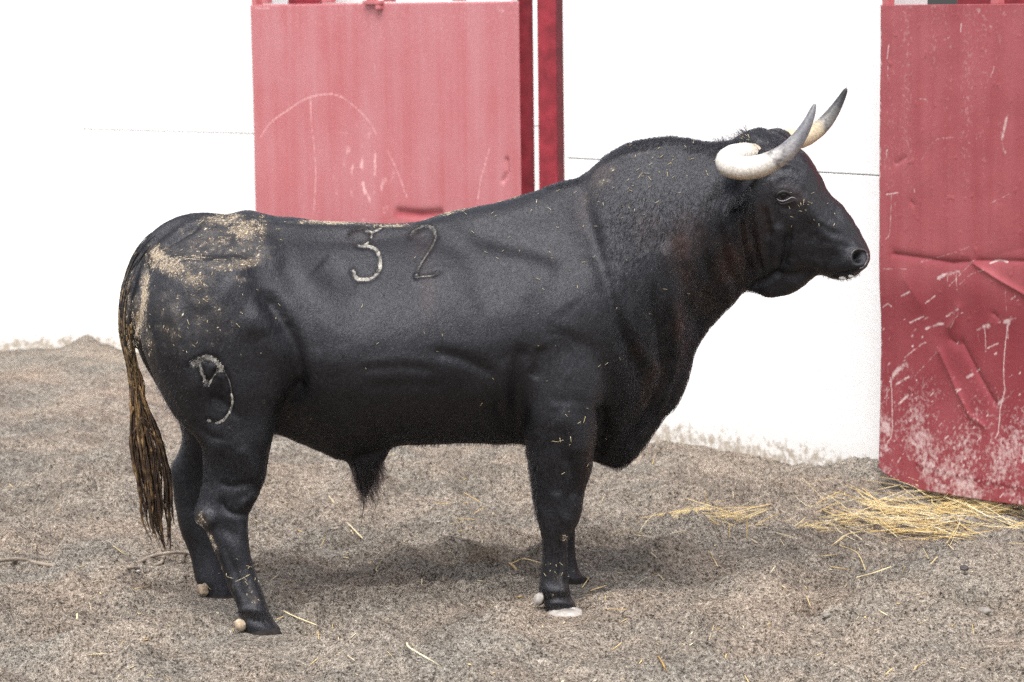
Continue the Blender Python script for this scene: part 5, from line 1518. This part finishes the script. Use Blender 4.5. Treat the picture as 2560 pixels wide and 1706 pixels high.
stalk([(739, 1330), (762, 1340), (785, 1349)], "golden straw stalk just right of the near hind leg's hock, pointing down to the right", .0032, tone=.4)
stalk([(868, 1321), (888, 1342), (908, 1363)], "pale straight straw stalk lying over a dark hollow below the belly tassel", .0028, tone=.9)
stalk([(958, 1415), (941, 1440), (944, 1447)], "short hooked straw stalk in the hollow under the middle of the belly", .0022, tone=.8)
stalk([(667, 1465), (682, 1454), (697, 1442)], "thin pale straw stalk right of the near hind shank", .0018, tone=.8)
stalk([(709, 1490), (722, 1492), (737, 1492)], "short brownish straw stalk right of the near hind fetlock", .0022, tone=.35)
stalk([(692, 1562), (709, 1555)], "tiny straw piece touching the tip of the near hind hoof", .0022, tone=.6)
stalk([(709, 1554), (737, 1568), (792, 1590)], "long pale straw stalk running from the near hind hoof down to the right", .0030, tone=.85)
stalk([(795, 1590), (797, 1612)], "short straw end hanging from the long stalk by the near hind hoof", .0018, tone=.55)
stalk([(1273, 1427), (1290, 1420), (1309, 1413), (1351, 1423)], "bent golden straw stalk behind the near front shank", .0028, tone=.5)
stalk([(1273, 1427), (1283, 1436), (1292, 1445)], "short orange straw piece left of the near front leg", .0040, tone=.25)
stalk([(1018, 1643), (1023, 1657), (1060, 1680), (1108, 1709)], "thick white bent straw stalk at the bottom edge, below the belly", .0038, tone=1.0)
stalk([(868, 1655), (887, 1668)], "small pale straw stalk at the bottom, left of the thick white one", .0018, tone=.9)
stalk([(1424, 1456), (1450, 1456), (1473, 1450)], "thin straw stalk crossing the toe of the far front hoof", .0016, tone=.6)
stalk([(1473, 1450), (1455, 1477)], "short straw slanting down from the far front hoof", .0020, tone=.7)
stalk([(1476, 1484), (1516, 1471)], "thick golden straw stalk right of the near front hoof", .0032, tone=.55)
stalk([(1514, 1533), (1545, 1535), (1572, 1535)], "flat lying yellow straw right of the near front hoof, level with the ground", .0022, tone=.5)
stalk([(1513, 1490), (1513, 1512)], "tiny upright straw between two lying stalks right of the front hoof", .0015, True, .7)
stalk([(1529, 1368), (1560, 1363), (1587, 1362), (1608, 1370)], "brown curved straw stalk right of the knee, on the sand", .0020, tone=.2)
stalk([(1545, 1386), (1594, 1391)], "orange straw stalk on the dark patch right of the front legs", .0022, tone=.3)
stalk([(1583, 1379), (1643, 1388)], "pale straw stalk crossing the sand below the long bundle", .0018, tone=.9)
stalk([(1617, 1378), (1645, 1356)], "pale slanting straw stalk just below the long bundle", .0020, tone=.9)
stalk([(1560, 1322), (1588, 1307)], "yellow straw stalk at the left end of the long bundle", .0022, tone=.5)
stalk([(1762, 1227), (1768, 1262), (1775, 1293)], "tall straw stalk sticking up out of the bundle", .0022, True, .7)
stalk([(1775, 1271), (1813, 1267)], "short level straw beside the upright stalk of the bundle", .0022, tone=.75)
stalk([(1792, 1276), (1815, 1299)], "straw leaning against the top of the bundle", .0022, tone=.6)
stalk([(1823, 1310), (1824, 1348)], "thin straw hanging from the bundle's middle towards the camera", .0018, True, .6)
stalk([(1868, 1290), (1867, 1350)], "straw crossing the right end of the bundle upright", .0020, True, .55)
stalk([(1751, 1329), (1775, 1340), (1800, 1350)], "golden straw below the bundle, sloping down to the right", .0022, tone=.45)
stalk([(1675, 1346), (1717, 1337)], "white straw below the left half of the bundle", .0020, tone=.95)
stalk([(1832, 1229), (1834, 1247)], "small white straw standing alone above the bundle", .0022, True, .95)
stalk([(1938, 1352), (1985, 1365)], "pale straw lying between the bundle and the straw pile", .0026, tone=.8)
stalk([(1949, 1358), (1961, 1376)], "thin straw under the pale one between bundle and pile", .0014, tone=.7)
stalk([(1772, 1433), (1784, 1452), (1794, 1473)], "folded straw blade alone on open sand below the bundle", .0030, tone=.7)
stalk([(2078, 1388), (2103, 1372), (2129, 1354)], "thin straw slanting up towards the pile", .0016, tone=.65)
stalk([(2087, 1403), (2117, 1380), (2163, 1371)], "arched double straw in the middle of the right foreground", .0028, tone=.8)
stalk([(2038, 1418), (2066, 1416), (2095, 1412)], "level straw left of the crossing stalks in the right foreground", .0022, tone=.6)
stalk([(2098, 1409), (2140, 1426), (2155, 1450), (2163, 1473)], "long kinked straw running down to the thick pale stalk", .0026, tone=.7)
stalk([(2142, 1469), (2185, 1457), (2229, 1441)], "thick pale straw stalk in the right foreground", .0036, tone=.85)
stalk([(2076, 1437), (2105, 1441), (2134, 1447)], "yellow straw just left of the long kinked one", .0024, tone=.5)
stalk([(2263, 1416), (2255, 1436), (2246, 1456)], "lone steep straw right of the thick pale stalk", .0022, True, .8)
stalk([(2235, 1440), (2232, 1458)], "short steep straw next to the lone steep one", .0018, True, .85)
stalk([(2123, 1341), (2155, 1365)], "pale straw just below the left side of the pile", .0022, tone=.9)
stalk([(2302, 1358), (2353, 1367)], "yellow straw below the pile's middle", .0020, tone=.5)
stalk([(2308, 1371), (2323, 1401)], "pale short straw hanging below the pile's middle", .0024, True, .8)
stalk([(2327, 1431), (2344, 1412)], "slanting straw under the right part of the pile", .0022, tone=.7)
stalk([(2365, 1378), (2384, 1397)], "curled pale straw under the right part of the pile", .0022, tone=.8)
stalk([(2350, 1596), (2387, 1567)], "brownish straw on bare sand in the lower right", .0018, tone=.35)
stalk([(2282, 1698), (2292, 1685), (2312, 1675)], "bent straw at the bottom edge in the lower right", .0030, tone=.6)
stalk([(1641, 1656), (1656, 1678), (1668, 1706)], "brown twisted straw at the bottom edge right of the middle", .0030, tone=.15)
stalk([(1773, 1617), (1781, 1595), (1784, 1580)], "thin arching straw on open sand in the lower right middle", .0012, tone=.75)
stalk([(2016, 1515), (2026, 1541)], "thin straw at the lip of a hollow in the right foreground", .0016, tone=.65)
stalk([(1157, 1255), (1180, 1268), (1202, 1281)], "tan straw seen under the belly, close to the front leg", .0022, tone=.45)
stalk([(1186, 1294), (1215, 1276)], "short straw crossing the tan one under the belly", .0018, tone=.6)
stalk([(1086, 1271), (1130, 1271), (1173, 1269)], "long level straw under the belly", .0022, tone=.4)
stalk([(1207, 1336), (1206, 1350), (1204, 1368)], "white upright straw behind the front leg, under the belly", .0018, True, .95)
stalk([(1126, 1324), (1166, 1318)], "pale straw in the middle distance under the belly", .0022, tone=.85)
stalk([(1139, 1326), (1202, 1331)], "tan straw close under the pale one beneath the belly", .0026, tone=.5)
stalk([(822, 1255), (839, 1277)], "pale straw left of the belly tassel", .0024, tone=.85)
stalk([(330, 1494), (352, 1489), (374, 1484)], "yellowish straw left of the hind legs in the foreground", .0018, tone=.55)

def litter(name, label, n, sampler, rs, lmean, up=.006, group=None, parent=None):
    r = np.random.default_rng(rs); ac = Acc(); tn = []
    for i in range(n):
        x, y, an = sampler(r)
        g = ground_pt(x, y)
        L_ = lmean * r.lognormal(0, .45)
        d = np.array([math.cos(an), math.sin(an), 0])
        bend = r.normal(0, .05) * L_
        perp = np.array([-d[1], d[0], 0])
        t = np.linspace(-.5, .5, 5)[:, None]
        P = g + d * t * L_ + perp * bend * (1 - 4 * t * t)
        if r.random() < .25: P[3:] += perp * L_ * .12 * np.array([[.4], [1]]) * r.choice([-1, 1])
        lay = r.uniform(.002, up)
        zs = surface_z(P[:, 0], P[:, 1]); P[:, 2] = np.linspace(zs[0], zs[-1], 5) + max(0, (zs - np.linspace(zs[0], zs[-1], 5)).max()) * .8 + lay + (t[:, 0] * r.normal(0, .18) * L_) * (up > .01)
        pass
        V_, F_ = straw_mesh(P, r.choice([.0010, .0017, .0024, .0032], p=[.3, .35, .25, .1]), i)
        ac.add(V_, F_); tn.append(np.full(len(V_), np.clip(r.normal(.68, .2), 0, 1)))
    o = mesh_np(name, np.vstack(ac.V), np.vstack(ac.F), MAT["straw"], True, parent, {"tone": ('FLOAT', np.concatenate(tn))})
    return tag(o, label, "straw", kind="stuff")
def pile(r):
    k = r.random()
    if k < .50: x, y = r.normal(2440, 90), r.normal(1268, 16)
    elif k < .72: x, y = r.uniform(2170, 2330), r.normal(1285, 18)
    elif k < .88: x = r.uniform(2060, 2420); y = 1290 + (x - 2060) * .10 + r.normal(14, 12)
    else: x, y = r.uniform(2200, 2700), r.normal(1325, 14)
    return x, max(y, 1246 + max(0, (x - 2300)) * .08), r.normal(-.25, .55)
litter("straw_pile", "heap of yellow straw on the sand in front of the scratched red gate", 640, pile, 31, .13, .030)
def bundle(r):
    t = r.random(); x = 1610 + 290 * t
    y = np.interp(x, [1605, 1645, 1700, 1815, 1900], [1339, 1312, 1300, 1303, 1308]) + r.normal(0, 3)
    return x, y, (-1.1 if x < 1650 else -.1) * -1 + r.normal(0, .15)
litter("straw_bundle", "long thin bundle of dry straw lying left of the straw pile", 60, bundle, 32, .14, .030)
litter("straw_bundle", "small clump of straw between the long bundle and the pile", 26, lambda r: (r.normal(2032, 22), r.normal(1327, 6), r.normal(.2, .7)), 33, .06, .022)
litter("straw_bundle", "long yellow straws stretching left from the pile", 16, lambda r: (r.uniform(1990, 2110), 0, 0) if False else (lambda x: (x, 1250 + (x - 1985) * .42 + r.normal(0, 3), -.95 + r.normal(0, .08)))(r.uniform(1990, 2100)), 34, .14, .026)
litter("chaff_litter", "sparse broken bits of chaff scattered over the sand", 300, lambda r: (r.uniform(0, 2560), r.uniform(1130, 1706), r.uniform(0, 6.3)), 35, .018, .003)

# ropes half buried in the sand
def rope(rows, label, r0=.0075):
    G = np.array([ground_pt(x, y) for x, y in rows])
    P = catmull(G, 60); zz_ = surface_z(P[:, 0], P[:, 1]); P[:, 2] += np.clip(np.convolve(np.pad(zz_ - P[:, 2], 6, "edge"), np.ones(13) / 13, "valid"), 0, 1) + .006
    P[:3, 2] -= np.array([.012, .006, .002]); P[-3:, 2] -= np.array([.002, .006, .012])
    V_, F_ = tube(P, r0, 10)
    k = np.arange(len(V_)); tw = 1 + .10 * np.sin(np.concatenate([np.repeat(np.arange(60), 10) * 2.2 + np.tile(np.arange(10) * .63 * 3, 60), [0, 0]]))
    cidx = np.concatenate([np.repeat(np.arange(60), 10), [0, 59]])
    V_ = P[cidx] + (V_ - P[cidx]) * tw[:, None]
    tag(mesh_np("rope", V_, F_, MAT["rope"], True), label, "rope")
rope([(-40, 1410), (0, 1405), (48, 1403), (81, 1410), (113, 1416), (140, 1420)], "short grey rope end half buried in the sand at the left edge")
rope([(492, 1396), (468, 1387), (420, 1387), (381, 1395), (352, 1408), (326, 1417), (322, 1422), (349, 1424), (381, 1420), (403, 1411), (410, 1398)], "loop of grey rope on the sand behind the hind legs, below the tail", .0065)

# small stones and clods
def stone(x, y, s, label, mat=None):
    g = ground_pt(x, y)
    bm = bmesh.new(); bmesh.ops.create_icosphere(bm, subdivisions=3, radius=1.0)
    Vc = np.array([v.co[:] for v in bm.verts]); nz = noise3(Vc + x, 1.1, 3) + .4 * noise3(Vc + y, 3, 5)
    for v, k in zip(bm.verts, nz): v.co = Vector(np.array(v.co) * (1 + .35 * k) * np.array([s, s * .8, s * .6]))
    o = bm_obj("stone", bm, mat or MAT["stone"], None, True)
    o.location = (g[0], g[1], g[2] + s * .15)
    tag(o, label, "stone")
stone(2411, 1422, .016, "small dark reddish stone in the right foreground", MAT["iron"])
stone(2533, 1654, .024, "brown clod near the lower right corner")
stone(2458, 1532, .024, "flat grey stone half sunk in a hollow at the right")
stone(2065, 1540, .012, "tiny pale stone at the edge of a hollow in the right foreground")
stone(344, 1429, .009, "tiny white stone just below the rope loop", MAT["white_clean"])
stone(180, 1362, .008, "tiny white stone on the sand left of the tail", MAT["white_clean"])
stone(165, 1222, .022, "reddish clod beside a hollow at the far left", MAT["stone"])

# chaff clinging to the bull's coat
r = np.random.default_rng(55); ac = Acc(); tn = []
spots = [(1555, 475, 40, 14), (1700, 400, 60, 16), (1850, 360, 22, 10), (2010, 500, 20, 12), (1620, 440, 80, 20), (1400, 640, 220, 20), (560, 600, 70, 30), (600, 1440, 25, 14), (1390, 1420, 22, 12), (1420, 1100, 60, 12), (1000, 800, 320, 16), (470, 800, 90, 24), (1300, 560, 90, 12), (1860, 346, 16, 10), (2030, 540, 30, 8), (1450, 900, 160, 14)]
for cx, cy, sp_, cnt in spots:
    for _ in range(cnt):
        x, y = r.normal(cx, sp_), r.normal(cy, sp_ * .7)
        l, nn = hit(x, y)
        if l is None or nn[1] > 0: continue
        L_ = r.lognormal(math.log(.0045), .5); a = r.uniform(0, 6.3)
        t1 = np.cross(nn, [0, 0, 1.0]); t1 /= np.linalg.norm(t1) + 1e-9; t2 = np.cross(nn, t1)
        d = t1 * math.cos(a) + t2 * math.sin(a)
        P = l + nn * .003 + d * np.linspace(-1, 1, 4)[:, None] * L_
        V_, F_ = tube(P, .0007, 4, .6)
        ac.add(V_, F_); tn.append(np.full(len(V_), r.uniform(.6, 1)))
tag(mesh_np("chaff_bits", np.vstack(ac.V), np.vstack(ac.F), MAT["straw"], True, None, {"tone": ('FLOAT', np.concatenate(tn))}), "tiny bits of straw clinging to the bull's coat", "chaff", kind="stuff")
